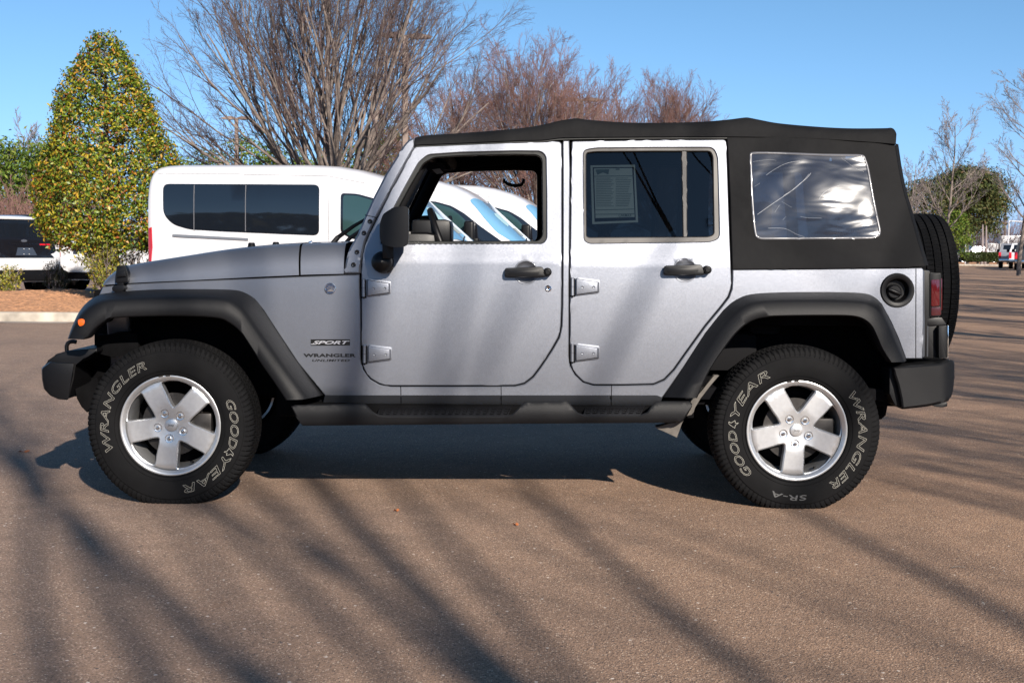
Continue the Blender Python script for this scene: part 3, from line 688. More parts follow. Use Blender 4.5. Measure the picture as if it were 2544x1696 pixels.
# body behind the skin, full depth
A = [PL(x, y, -.905) for x, y in RB]; B = [PL(x, y, -.80)+Vector((0, 0, .0)) for x, y in RB]
n = len(A); rb_.add(A+B, [(i, (i+1) % n, n+(i+1) % n, n+i) for i in range(n)])
rbo = rb_.build('running_board', M['flare'], jeep, 40)
for x0, x1, y1 in ((505, 1200, 372), (1600, 1905, 366)):
    q0, q1 = zG((x0, y1), (x1, y1)); t0, t1 = zG((x0+15, 318), (x1+25, 314))
    A = [PL(*q0, -.905), PL(*q1, -.905), PL(*t1, -.80), PL(*t0, -.80)]; pm = MB().add(A, [(0, 1, 2, 3)])
    nb = int((x1-x0)/35)
    for k in range(nb):
        for r in range(3):
            u0, u1 = (k+.25)/nb, (k+.25+.5)/nb; v = .22+.2*r+.0
            def L_(u, v): return (A[0]*(1-u)+A[1]*u)*(1-v)+(A[3]*(1-u)+A[2]*u)*v
            a_, b_, c_, d_ = L_(u0, v), L_(u1, v), L_(u1+.08/nb, v+.09), L_(u0+.08/nb, v+.09); up = Vector((0, -.002, .004))
            pm.bm(prism([a_+up, b_+up, c_+up, d_+up], [a_, b_, c_, d_], 0))
    pm.build('step_pad', M['plastic'], rbo, 0)
mir(rbo)
# --- front bumper
FB = zJ((56, 1110), (66, 1092), (132, 1045), (345, 1056), (352, 1075), (330, 1170), (300, 1385), (285, 1394), (205, 1386), (130, 1352), (76, 1292), (60, 1200))
fb = MB(); cap = [PL(x, y, -.86) for x, y in FB]; mid = [PL(x, y, -.76)+Vector((-.004, 0, .003)) for x, y in FB]
fb.bm(prism(cap, mid, .010, 3))
TB = zJ((66, 1085), (80, 1055), (110, 1035), (175, 968), (270, 940), (440, 922), (555, 915), (562, 950), (455, 985), (452, 1010), (350, 1058), (340, 1200), (300, 1380), (210, 1380), (130, 1345), (78, 1290), (62, 1200))
A = [PL(x, y, -.755)+Vector((.003, 0, 0)) for x, y in TB]; B = [Vector((v.x, .755, v.z)) for v in A]; fb.bm(prism(A, B, .012, 3))
fb.bm(prism([Vector((v.x, .86, v.z)) for v in cap], [Vector((v.x, .76, v.z)) for v in cap], .01, 3))
fbo = fb.build('front_bumper', M['plastic'], jeep, 40)
for s in (-1, 1):
    pts = [PL(*p, -.55)*1.0 for p in zJ((290, 960), (283, 930), (282, 895), (292, 868), (315, 853), (345, 850), (374, 854))]
    pts = [Vector((p.x, s*.55, p.z)) for p in pts]
    if s < 0:
        pts = [PL(*p, -.55) for p in zJ((290, 960), (283, 930), (282, 895), (292, 868), (315, 853), (345, 850), (372, 856))]
    MB().add(*tube(pts, .0105, 10)).build('tow_hook', M['plastic'], fbo, 60)
# --- rear bumper
RBm = zI((640, 978), (900, 962), (1180, 940), (1275, 905), (1300, 893), (1335, 900), (1348, 930), (1350, 1010), (1342, 1180), (1330, 1262), (1285, 1355), (1250, 1368), (1050, 1413), (905, 1432), (750, 1450), (735, 1335), (700, 1180), (660, 1060))
def rbm(x, y):
    t = max(0, min(1, (x-(2080+1180/4.612))/38)); return PL(x, y, -.88+.05*t*t)
rbu = MB().bm(sheet(rnd(RBm, 3, 3), mapf=rbm, step=9, th=.10, edge=.007)); A = [PL(x, y, -.80) for x, y in RBm]
sh_ = zI((620, 935), (795, 905), (980, 885), (1200, 880), (1300, 893), (1275, 905), (1180, 940), (640, 978)); A2 = [PL(*p, -.872) for p in zI((640, 978), (1180, 942), (1290, 900))]; B2 = [PL(*p, -.74) for p in zI((620, 932), (1050, 905), (1235, 890))]
V, Fc = ngrid([A2, B2]); rbu.add(V, Fc)
B = [Vector((v.x, .80, v.z)) for v in A]; rbu.bm(prism([Vector((v.x, -.79, v.z-.006)) for v in A], B, .01)); 
un = [PL(*p, -.84) for p in zI((600, 985), (650, 1000), (700, 1180), (745, 1445), (700, 1432), (660, 1410), (630, 1340), (600, 1285))]; rbu.bm(prism(un, [Vector((v.x, -.70, v.z)) for v in un], .004))
rbo2 = rbu.build('rear_bumper', M['flare'], jeep, 40)
hk = MB().bm(prism([PL(*p, -.50) for p in rnd(zI((1040, 1400), (1180, 1380), (1262, 1378), (1262, 1425), (1200, 1438), (1120, 1428)), 3)], [PL(*p, -.45) for p in rnd(zI((1040, 1400), (1180, 1380), (1262, 1378), (1262, 1425), (1200, 1438), (1120, 1428)), 3)], .004)); hk.build('tow_hook', M['plastic'], rbo2)
# plate bracket and plate edge
pb = MB(); A = [PL(*p, -.76) for p in rnd(zI((1002, 508), (1160, 505), (1168, 870), (1000, 870)), 4)]; pb.bm(prism(A, [v+Vector((0, .1, 0)) for v in A], .008))
A = [PL(*p, -.80) for p in rnd(zI((1165, 510), (1255, 500), (1258, 868), (1168, 880)), 3)]; pb.bm(prism(A, [v+Vector((0, .16, 0)) for v in A], .006))
A = [PL(*p, -.77) for p in zI((1022, 412), (1200, 408), (1250, 480), (1250, 498), (1022, 502))]; pb.bm(prism(A, [v+Vector((0, .1, 0)) for v in A], .006))
pbo = pb.build('plate_bracket', M['plastic'], jeep, 40)
A = [PL(*p, -.80) for p in zI((1266, 500), (1277, 502), (1276, 868), (1264, 868))]; MB().bm(prism(A, [v+Vector((0, .30, 0)) for v in A], .0008)).build('licence_plate', M['chrome'], pbo)
# --- tail lamps
for s in (-1,):
    A = [PL(*p, -.785) for p in rnd(zE((1392, 1005), (1462, 1008), (1464, 1275), (1392, 1285)), 4)]; tl = MB().bm(prism(A, [v+Vector((0, .17, 0)) for v in A], .007)); tlo = tl.build('tail_lamp', M['plastic'], jeep, 40)
    A = [PL(*p, -.792) for p in rnd(zE((1401, 1050), (1452, 1047), (1452, 1212), (1401, 1216)), 3)]; MB().bm(prism(A, [v+Vector((0, .10, 0)) for v in A], .004)).build('red_lens', M['red_lens'], tlo, 40)
    A = [PL(*p, -.79) for p in rnd(zE((1401, 1222), (1460, 1220), (1462, 1270), (1401, 1275)), 3)]; MB().bm(prism(A, [v+Vector((0, .10, 0)) for v in A], .004)).build('lower_lens', mat('smoked_lens', (.05, .01, .012), .2), tlo, 40)
    A = [PL(*p, -.66) for p in rnd(zE((1454, 1040), (1468, 1040), (1468, 1240), (1454, 1240)), 2)]; MB().bm(prism(A, [v+Vector((0, .06, 0)) for v in A], .002)).build('red_lens', M['red_lens'], tlo, 40)
mir(tlo)
# body tub rear corner, tailgate
q0 = S(*zE((1352, 990))[0]); q1 = S(*zE((1345, 1540))[0])
tg = prism([(q0.x-.012, q0.y+.006, q0.z), (q0.x+.045, q0.y+.05, q0.z), (q1.x+.045, q1.y+.05, q1.z), (q1.x-.012, q1.y+.006, q1.z)], [(q0.x-.012, -q0.y-.006, q0.z), (q0.x+.045, -q0.y-.05, q0.z), (q1.x+.045, -q1.y-.05, q1.z), (q1.x-.012, -q1.y-.006, q1.z)], .01)
tgo = jp('tailgate', tg, 'silver')
jp('spare_carrier', box(q0.x+.03, q0.x+.09, -.16, .16, .85, 1.20, .02), 'plastic', tgo)
A = [PL(*p, -.78) for p in zE((1345, 988), (1394, 996), (1394, 1290), (1372, 1300), (1372, 1540), (1345, 1540))]; jp('corner_guard', prism(A, [v+Vector((0, .12, 0)) for v in A], .003), 'plastic', tgo)
# --- soft top
def top_y(z): return ysurf(0, z)
up = zC((458, 93), (500, 82), (560, 76), (700, 68), (900, 53), (1050, 38), (1150, 22)) + zD((100, 44), (160, 34), (200, 30), (250, 37), (400, 49), (550, 54), (750, 52), (900, 45), (1000, 36), (1080, 26), (1110, 28), (1160, 38)) \
   + zE((450, 68), (700, 90), (900, 99), (1100, 98), (1150, 96), (1172, 112), (1182, 135))
lo = zC((461, 132), (500, 129), (560, 127), (700, 121), (900, 112), (1050, 106), (1150, 104)) + zD((100, 133), (160, 131), (200, 130), (250, 129), (400, 128), (550, 127), (750, 126), (900, 126), (990, 126), (1080, 127), (1105, 127), (1150, 128)) \
   + zE((450, 155), (700, 164), (900, 176), (1100, 190), (1150, 195), (1168, 196), (1178, 196))
assert len(up) == len(lo), (len(up), len(lo))
us, ls = cr(up, 4), cr(lo, 4); cols = []
for a, b in zip(us, ls):
    m_ = S(*b, .014); y0 = m_.y; c = [m_+Vector((0, .03, -.004)), m_+Vector((0, .004, -.001)), m_]
    for t in (.12, .35, .6, .8, .93, 1.0):
        yy = y0+.012*t+.035*t**4; v = PL(b[0]+(a[0]-b[0])*t, b[1]+(a[1]-b[1])*t, yy); c.append(v)
    e = c[-1]
    for k in range(1, 8): c.append(Vector((e.x, e.y*(1-k/7), e.z+.004*math.sin(k/7*math.pi/2))))
    cols.append(c)
V, Fc = ngrid(cols); n = len(V); fb_ = MB().add(V, Fc).add([(x, -y, z) for x, y, z in V], [tuple(reversed(f)) for f in Fc])
top = fb_.build('soft_top', M['fabric'], jeep, 50)
hl = MB(); V, Fc = ngrid([[(c[8].x, s*(abs(c[8].y)-.03), c[8].z-.012) for s in (-1, -.5, 0, .5, 1)] for c in cols]); hl.add(V, Fc); hl.build('headliner', M['dark'], top, 0)
# rear side curtain with the vinyl window
sc_o = zE((118, 152), (500, 150), (900, 168), (1178, 192), (1184, 240), (1196, 320), (1215, 420), (1250, 550), (1290, 690), (1330, 835), (1362, 950), (1366, 966), (1185, 974), (700, 982), (152, 986), (146, 800), (138, 560), (126, 300))
vw = rnd(zM((132, 108), (230, 100), (600, 106), (1200, 131), (1740, 136), (1815, 150), (1868, 300), (1905, 520), (1965, 850), (2030, 1150), (2052, 1250), (2040, 1330), (1950, 1372), (1500, 1378), (1000, 1381), (600, 1383), (290, 1383), (215, 1350), (185, 1200), (160, 900), (140, 500)), 11)
def curt(off):
    def f(x, y):
        v = S(x, y, off)
        w_ = noise.noise(Vector((v.x*3.1-v.z*2.2, 3.3, v.z*2.6+v.x*1.7)))*.010+noise.noise(Vector((v.x*8-v.z*6, 1.3, v.z*5)))*.0045
        xr = (x-(1760+1000/2.529))/140; dr = 0
        if xr > 0: dr = min(1, xr)**2*.05*max(0, min(1, (965-(y-280)*2.529)/500))
        u = (x-1865)/315; q = (y-380)/212; bu = 0
        if 0 < u < 1 and 0 < q < 1: bu = .021*math.sin(math.pi*u)**.8*math.sin(math.pi*q)
        return v+Vector((0, w_*.8*min(1, max(0, (640-y)/60))+dr-bu, 0))
    return f
cur = jp('side_curtain', sheet(sc_o, [outset(vw, -2)], curt(.010), 11, .02, .003), 'fabric', top)
fr_m = MB(); ring_o = vw; ring_i = outset(vw, -5.5)
fr_m.bm(sheet(ring_o, [ring_i], curt(.014), 7, .004, .0022)); fr_m.build('vinyl_border', mat('vinyl_border', (.10, .10, .11), .3, coat=.5, bump=(14, .25, .01)), cur, 50)
vn = jp('vinyl_window', sheet(outset(vw, -3), mapf=curt(.009), step=7, th=.0, edge=0), 'vinyl', cur)
sx = MB()
for ln_, wd in ((((370, 440), (520, 340), (680, 265), (860, 235)), 1.2), (((240, 1015), (400, 900), (560, 790), (720, 680), (850, 570), (960, 480), (1015, 410)), 1.6), (((620, 740), (780, 640), (900, 530), (985, 430)), 1.0), (((1130, 790), (1200, 700), (1300, 640), (1440, 590)), 1.1),
             (((400, 1215), (620, 1217), (720, 1255), (830, 1310), (930, 1340)), 1.2), (((860, 1045), (960, 1065), (1170, 1070)), .8), (((1680, 1105), (1790, 1095), (1890, 1065)), 1.6), (((1465, 190), (1560, 260), (1680, 350), (1800, 390)), .8), (((495, 980), (570, 870)), .7),
             (((590, 825), (660, 870), (740, 915)), .7), (((1800, 940), (1930, 890)), .8), (((1695, 1020), (1830, 1005)), .6), (((180, 245), (420, 215), (520, 230)), .6), (((200, 610), (280, 560)), .6), (((610, 1095), (655, 1050)), .6), (((1925, 1165), (1985, 1140)), 1.0)):
    q = cr(zM(*ln_), 4)
    L = [curt(.0105)(x, y) for x, y in q]; W2 = [curt(.0105)(x+.35*wd*.7, y+.8*wd*.7) for x, y in q]; V, Fc = ngrid([L, W2]); sx.add(V, Fc)
sx.build('scratches', M['scratch'], vn, 0)
mir(cur, top)
# back of the top
c0 = [curt(.004)(*p) for p in zE((1178, 192), (1196, 320), (1215, 420), (1250, 550), (1290, 690), (1330, 835), (1364, 960))]
V, Fc = ngrid([[v+Vector((.0, .0, 0)) for v in c0], [v+Vector((.03, .05, 0)) for v in c0], [Vector((v.x+.06, 0, v.z)) for v in c0], [Vector((v.x+.03, -v.y-.05, v.z)) for v in c0], [Vector((v.x, -v.y, v.z)) for v in c0]])
MB().add(V, Fc).build('rear_curtain', M['fabric'], top, 50)
# drip rail above the doors
lo = [p for p in lo if p[0] < 1812]; dr_ = MB(); V, Fc = ngrid([[S(x, y, .004) for x, y in lo], [S(x, y+5.0, .004) for x, y in lo], [S(x, y+6.5, -.03) for x, y in lo]]); dr_.add(V, Fc); drr = dr_.build('door_rail', M['seal'], top, 30); mir(drr, top)
# --- interior
def bx(name, m, par, *a, **k): return jp(name, box(*a, **k), m, par)
xf = PL(*zC((330, 650))[0], -.7).x; xb = PL(*zD((100, 500))[0], -.7).x; xr = PL(*zE((1300, 900))[0], -.7).x
fl_ = bx('cabin_floor', 'dark', jeep, XD-.05, xr, -.74, .74, .50, .56, .01)
dsh = PL(*zW((330, 1140))[0], -.3); z_d = dsh.z
da = bx('dashboard', 'plastic', jeep, XD+.02, XD+.34, -.69, .69, .75, z_d-.03, .05)
bx('instrument_cowl', 'plastic', da, XD+.20, XD+.40, -.52, -.20, z_d-.10, z_d+.035, .03)
bx('cowl_top', 'plastic', da, XD-.02, XD+.22, -.68, .68, z_d-.10, z_d-.02, .03)
ca, cb = PL(*zW((612, 915))[0], -.37), PL(*zW((775, 1340))[0], -.37); ax = (cb-ca).normalized(); cen = ca+ax*.185; sd_ = Vector((0, 1, 0))
ring = [cen+(ax*math.cos(t)+sd_*math.sin(t))*.185 for t in [2*math.pi*k/48 for k in range(48)]]
rows = []; nr = ax.cross(sd_)
for k in range(48):
    t = 2*math.pi*k/48; rd_ = ax*math.cos(t)+sd_*math.sin(t); rows.append([ring[k]+(rd_*math.cos(q)+nr*math.sin(q))*.0165 for q in [2*math.pi*j/12 for j in range(12)]])
V = [p for r in rows for p in r]; Fc = [(i*12+j, i*12+(j+1) % 12, ((i+1) % 48)*12+(j+1) % 12, ((i+1) % 48)*12+j) for i in range(48) for j in range(12)]
sw = MB().add(V, Fc)
for t in (math.pi/2, -math.pi/2, 0.0): sw.add(*tube([cen+(nr*-.03), cen+(ax*math.cos(t)+sd_*math.sin(t))*.18], [.03, .014], 8))
sw.add(*tube([cen-nr*.0, cen-nr*(.25)], [.055, .03], 12)); swo = sw.build('steering_wheel', M['plastic'], jeep, 60)
if swo.data.polygons: pass
def seat(y, x):
    s = bx('seat', 'seat', jeep, x-.50, x+.02, y-.25, y+.25, .62, .80, .05)
    bk = prism([(x-.02, y-.24, .74), (x+.12, y-.24, .74), (x+.26, y-.22, 1.34), (x+.16, y-.22, 1.36)], [(x-.02, y+.24, .74), (x+.12, y+.24, .74), (x+.26, y+.22, 1.34), (x+.16, y+.22, 1.36)], .04, 3)
    jp('seat_back', bk, 'seat', s); jp('head_rest', box(x+.17, x+.27, y-.13, y+.13, 1.37, 1.55, .035), 'seat', s)
seat(-.37, xb-.13); seat(.37, xb-.13)
rs = bx('rear_seat', 'seat', jeep, xb+.55, xb+1.0, -.6, .6, .62, .82, .05)
for y in (-.3, .3):
    jp('seat_back', box(xb+.95, xb+1.12, y-.29, y+.29, .80, 1.30, .05), 'seat', rs); jp('head_rest', box(xb+1.0, xb+1.09, y-.12, y+.12, 1.32, 1.47, .03), 'seat', rs)
rc = MB()
def ztop(x): return min((c[8].z for c in cols if abs(c[8].x-x) < .12), default=1.7)-.055
zt = ztop(xb+.06); zt0 = ztop(hdr0.x+.14); ztr = ztop(xr-.42)-.02
for s in (-1, 1):
    y = s*.575; rc.add(*tube([(xf-.02, s*.66, z_d), (hdr0.x+.06, y, zt0-.03), (hdr0.x+.14, y, zt0), (xb+.06, y, zt), (xr-.42, y, ztr), (xr-.36, s*.60, ztr-.06), (xr-.30, s*.64, 1.1)], .034, 12))
    rc.add(*tube([(xb+.06, y, zt), (xb+.10, s*.62, 1.1), (xb+.10, s*.66, .6)], .034, 12))
for x in (xb+.06, hdr0.x+.14, xr-.42): rc.add(*tube([(x, -.575, ztop(x)), (x, .575, ztop(x))], .034, 12))
rc.build('roll_bar', M['seat'], jeep, 60)
pts = [PL(*p, .60) for p in zW((1640, 470), (1640, 510), (1700, 550), (1790, 570), (1870, 560), (1905, 520), (1912, 470))]
MB().add(*tube(pts, .010, 8)).build('grab_strap', M['plastic'], jeep, 60)
A = [PL(*p, -.30) for p in zW((635, 345), (745, 330), (795, 390), (705, 410))]; vs_ = MB().bm(prism([v+Vector((-.02, 0, .02)) for v in (PL(*p, -.30) for p in zW((560, 300), (820, 290), (900, 400), (640, 440)))], [Vector((v.x, v.y+.2, v.z+.03)) for v in (PL(*p, -.30) for p in zW((560, 300), (820, 290), (900, 400), (640, 440)))], .004)); vso = vs_.build('sun_visor', M['seat'], jeep, 30)
MB().bm(prism([v+Vector((0, -.012, 0)) for v in A], [v+Vector((0, -.004, 0)) for v in A], 0)).build('visor_label', mat('visor_label', (.12, .11, .10), .7), vso, 0)
# --- chassis and running gear
x1w, x2w = w1.location.x, w2.location.x
ch = MB()
for s in (-1, 1): ch.bm(box(x1w-.62, x2w+.62, s*.42-.04, s*.42+.04, .46, .60, .01))
for x in (x1w-.55, x1w+.7, -.1, x2w-.7, x2w+.55): ch.bm(box(x-.05, x+.05, -.42, .42, .48, .58, .01))
cho = ch.build('chassis_frame', M['under'], jeep, 30)
jp('floor_pan', box(XD-.25, xr, -.70, .70, .47, .51, .01), 'under', cho)
jp('rocker_light_block', box(x1w+.62, x2w-.48, -.815, .815, .42, .47, .005), 'under', cho)  # hidden box, lengthened and widened to close sunlit slits under the car
for x in (x1w, x2w):
    a = MB().add(*tube([(x, -.74, w1.location.z), (x, -.2, w1.location.z), (x, .74, w1.location.z)], [.045, .045, .045], 12))
    V, Fc = lathe([(-.12, .02), (-.09, .10), (0, .135), (.09, .10), (.12, .02)], 16); a.add([(p+x, q+.12, s+w1.location.z) for p, q, s in V], Fc); a.build('axle', M['under'], cho, 50)
    for s in (-1, 1): MB().add(*tube([(x+.02, s*.50, w1.location.z+.05), (x+.02, s*.46, .95)], [.055, .055], 12)).build('coil_spring', M['under'], cho, 60)
jp('wheel_house', box(x2w-.60, xr-.02, -.52, .52, .50, 1.06, .02), 'under', cho)
jp('wheel_house', box(x1w-.50, x1w+.62, -.44, .44, .50, 1.00, .02), 'under', cho)
for x_, zt_ in ((x2w, 1.04), (x1w, .97)):
    yw_ = .74 if x_ > 0 else .60; jp('wheel_house', box(x_-(.60 if x_ > 0 else .28), x_+.58, -yw_, yw_, .86, zt_-.03, .02), 'under', cho)
    jp('wheel_house', box(x_+(-.70 if x_ > 0 else .66), x_+(-.64 if x_ > 0 else .72), -.66, .66, .50, .90, .01), 'under', cho)
jp('gearbox', prism([(x1w+.5, -.25, .34), (x1w+1.4, -.25, .33), (x1w+1.5, -.25, .5), (x1w+.4, -.25, .5)], [(x1w+.5, .25, .34), (x1w+1.4, .25, .33), (x1w+1.5, .25, .5), (x1w+.4, .25, .5)], .03), 'under', cho)
for x, r in ((x1w+.88, .045), (x1w+1.12, .035)): jp('body_mount', box(x-.09, x+.09, -.62, -.45, .36, .47, r), 'under', cho)
jp('skid_plate', prism([(x1w+1.35, -.38, .40), (x1w+1.55, -.38, .355), (x1w+2.0, -.38, .355), (x1w+2.2, -.38, .40)], [(x1w+1.35, .38, .40), (x1w+1.55, .38, .355), (x1w+2.0, .38, .355), (x1w+2.2, .38, .40)], .02), 'under', cho)
jp('muffler', box(x2w+.30, x2w+.52, -.60, .2, .38, .56, .07, 3), 'under', cho)
# dusty liner pieces ahead of the rear wheel and behind the front bumper
A = [PL(*p, -.84) for p in zO((550, 935), (720, 915), (790, 865), (980, 860), (1085, 815), (1000, 985), (960, 1155), (800, 1075), (560, 975))]; jp('stone_guard', prism(A, [v+Vector((0, .06, 0)) for v in A], .003), 'dusty', cho)
A = [PL(*p, -.86) for p in zO((1210, 430), (1260, 390), (1330, 380), (1500, 165), (1680, -60), (1780, -60), (1620, 120), (1420, 380), (1300, 560), (1290, 640), (1240, 705), (1140, 730), (1260, 540))]; jp('inner_liner', prism(A, [v+Vector((0, .05, 0)) for v in A], .002), 'dusty', cho)
A = [PL(*p, -.70) for p in zJ((360, 1290), (470, 1240), (560, 1180), (600, 1300), (470, 1510), (420, 1460), (375, 1380))]; jp('lower_link', prism(A, [v+Vector((0, .08, 0)) for v in A], .004), 'under', cho)
A = [PL(*p, -.66) for p in zJ((545, 790), (640, 790), (820, 760), (930, 780), (960, 960), (720, 1000), (560, 960))]; jp('inner_fender', prism(A, [v+Vector((0, .05, 0)) for v in A], .004), 'under', cho)
# the far rear window is privacy dark
for o in [x for x in bpy.data.objects if x.name.startswith('glass_pane')]:
    if sum(v.co.y for v in o.data.vertices) > 0: o.data.materials[0] = glass('dark_far_glass', (.03, .035, .04), ior=1.45)[0]
for s in (-1, 1): jp('tyre_light_block', box(x1w+.47, x1w+.60, min(s*.45, s*.72), max(s*.45, s*.72), .40, .60, .02), 'under', cho)  # unseen boxes added to stop sun leaking through behind the front tyres
# ================================================================ ground
def ground_mat():
    m = bpy.data.materials.new('asphalt'); m.use_nodes = True; n = m.node_tree.nodes; l = m.node_tree.links; b = n['Principled BSDF']
    tc = n.new('ShaderNodeTexCoord'); V = tc.outputs['Object']
    def ramp(src, stops):
        r = n.new('ShaderNodeValToRGB'); e = r.color_ramp.elements
        while len(e) < len(stops): e.new(.5)
        for el, (p, c) in zip(e, stops): el.position = p; el.color = (*c, 1)
        l.new(src, r.inputs[0]); return r
    def mixc(f, a, bb, bt='MIX'):
        x = n.new('ShaderNodeMix'); x.data_type = 'RGBA'; x.blend_type = bt
        if isinstance(f, float): x.inputs['Factor'].default_value = f
        else: l.new(f, x.inputs['Factor'])
        l.new(a, x.inputs['A']); l.new(bb, x.inputs['B']); return x.outputs['Result']
    def voro(scale):
        v = n.new('ShaderNodeTexVoronoi'); v.inputs['Scale'].default_value = scale; l.new(V, v.inputs['Vector']); return v
    v1 = voro(160); v2 = voro(55)
    sep = n.new('ShaderNodeSeparateColor'); l.new(v1.outputs['Color'], sep.inputs[0])
    stone = ramp(sep.outputs[0], [(0, (.075, .053, .045)), (.3, (.20, .135, .10)), (.6, (.30, .21, .152)), (.82, (.41, .30, .23)), (.95, (.58, .48, .38))])
    stone.color_ramp.interpolation = 'CONSTANT'
    d1 = ramp(v1.outputs['Distance'], [(0.30, (0, 0, 0)), (.62, (1, 1, 1))])
    binder = n.new('ShaderNodeRGB'); binder.outputs[0].default_value = (.225, .150, .102, 1)
    c = mixc(d1.outputs[0], stone.outputs[0], binder.outputs[0])
    sep2 = n.new('ShaderNodeSeparateColor'); l.new(v2.outputs['Color'], sep2.inputs[0])
    f2 = ramp(sep2.outputs[1], [(.0, (0, 0, 0)), (.955, (0, 0, 0)), (.965, (1, 1, 1))]); f2.color_ramp.interpolation = 'CONSTANT'
    d2 = ramp(v2.outputs['Distance'], [(.25, (1, 1, 1)), (.34, (0, 0, 0))])
    mm = n.new('ShaderNodeMath'); mm.operation = 'MULTIPLY'; l.new(f2.outputs[0], mm.inputs[0]); l.new(d2.outputs[0], mm.inputs[1])
    pale = ramp(sep2.outputs[2], [(0, (.05, .045, .045)), (.45, (.42, .33, .26)), (.8, (.62, .56, .50))]); pale.color_ramp.interpolation = 'CONSTANT'
    c = mixc(mm.outputs[0], c, pale.outputs[0])
    nz = coords_noise(n, l, .55, V, 5, .3); big = ramp(nz.outputs[0], [(.3, (.84, .84, .86)), (.7, (1.16, 1.15, 1.12))])
    c = mixc(1.0, c, big.outputs[0], 'MULTIPLY')
    nz2 = coords_noise(n, l, 5, V, 6, .5); med = ramp(nz2.outputs[0], [(.3, (.88, .88, .88)), (.72, (1.12, 1.11, 1.10))])
    c = mixc(1.0, c, med.outputs[0], 'MULTIPLY')
    nz3 = coords_noise(n, l, 1.3, V, 4, 1.0); st = ramp(nz3.outputs[0], [(.66, (1, 1, 1)), (.76, (.82, .76, .70))])
    c = mixc(1.0, c, st.outputs[0], 'MULTIPLY')
    # the warmer, smoother surface on the right of the lot
    mp = n.new('ShaderNodeSeparateXYZ'); l.new(V, mp.inputs[0]); mr = n.new('ShaderNodeMapRange'); mr.inputs[1].default_value = -2; mr.inputs[2].default_value = 2.5; l.new(mp.outputs[0], mr.inputs[0])
    tw = ramp(mr.outputs[0], [(0, (1.0, 1.0, 1.04)), (1, (1.13, 1.02, .90))]); c = mixc(1.0, c, tw.outputs[0], 'MULTIPLY')
    l.new(c, b.inputs['Base Color']); b.inputs['Roughness'].default_value = .85
    bp = n.new('ShaderNodeBump'); bp.inputs['Strength'].default_value = .7; bp.inputs['Distance'].default_value = .004
    l.new(v1.outputs['Distance'], bp.inputs['Height']); l.new(bp.outputs[0], b.inputs['Normal'])
    return m
gm = MB(); gm.add([(-420, -260, 0), (420, -260, 0), (420, 700, 0), (-420, 700, 0)], [(0, 1, 2, 3)])
tag(gm.build('ground', ground_mat(), None, 0), kind='structure')
# planting bed with kerb on the left
def kerb_line():
    pts = [(-40, 21.55), (-6.9, 21.55)]
    for k in range(1, 9): a = k/8*math.pi/2; pts.append((-6.9+1.0*math.sin(a), 22.55-1.0*math.cos(a)))
    pts.append((-5.9, 30.0)); return pts
kl = kerb_line()
def off_line(pts, d):
    out = []
    for i, p in enumerate(pts):
        a = Vector(pts[max(i-1, 0)]); b = Vector(pts[min(i+1, len(pts)-1)]); t = (b-a).normalized(); out.append((p[0]-t.y*d, p[1]+t.x*d))
    return out
kp = [(0, 0), (0, .11), (.012, .138), (.035, .15), (.16, .15), (.16, .0)]
rows = [[(x, y, z) for x, y in off_line(kl, d)] for d, z in kp]
rows = [[rows[r][i] for r in range(len(kp))] for i in range(len(kl))]
kl2 = []; 
for i in range(len(rows)-1):
    L = (Vector(rows[i+1][0])-Vector(rows[i][0])).length; k = max(1, int(L/.5))
    for j in range(k): kl2.append([tuple(Vector(a).lerp(Vector(b), j/k)+Vector((0, 0, .004*noise.noise(Vector(a).lerp(Vector(b), j/k)*2.)))) for a, b in zip(rows[i], rows[i+1])])
kl2.append(rows[-1]); V, Fc = ngrid(kl2)
M['concrete'] = mat('concrete', (.33, .29, .24), .9, var=(3.5, .4), bump=(60, .4, .004))
tag(MB().add(V, Fc).build('kerb', M['concrete'], None, 40), kind='structure')
gt = MB().add([(-40, 21.12, .004), (-7.0, 21.12, .004), (-7.0, 21.54, .004), (-40, 21.54, .004)], [(0, 1, 2, 3)]); tag(gt.build('gutter', mat('gutter_concrete', (.30, .26, .225), .9, var=(1.8, .3), bump=(50, .4, .004)), None, 0), kind='structure')
M['mulch'] = mat('pine_straw_mulch', (.50, .25, .125), .95, var=(14, .5), bump=(26, 1., .05))
nx, ny = 220, 60; rows = []
for j in range(ny):
    y = 21.69+(30.2-21.69)*j/(ny-1); r = []
    for i in range(nx):
        x = -28+(22.0)*i/(nx-1); v = Vector((x, y, 0)); e = min(1, j/6, (ny-1-j)/10, max(0, (nx-1-i)/5))
        z = .145+e*(.05+.07*noise.noise(v*.7)+.05*noise.noise(v*2.3)+.02*noise.noise(v*8)) - (.15 if j == ny-1 else 0)
        z += e*.16*math.exp(-((x+9.2)**2+(y-27.2)**2)/1.6); r.append((x, y, z))
    rows.append(r)
V, Fc = ngrid(rows); tag(MB().add(V, Fc).build('mulch_bed', M['mulch'], None, 60), kind='structure')
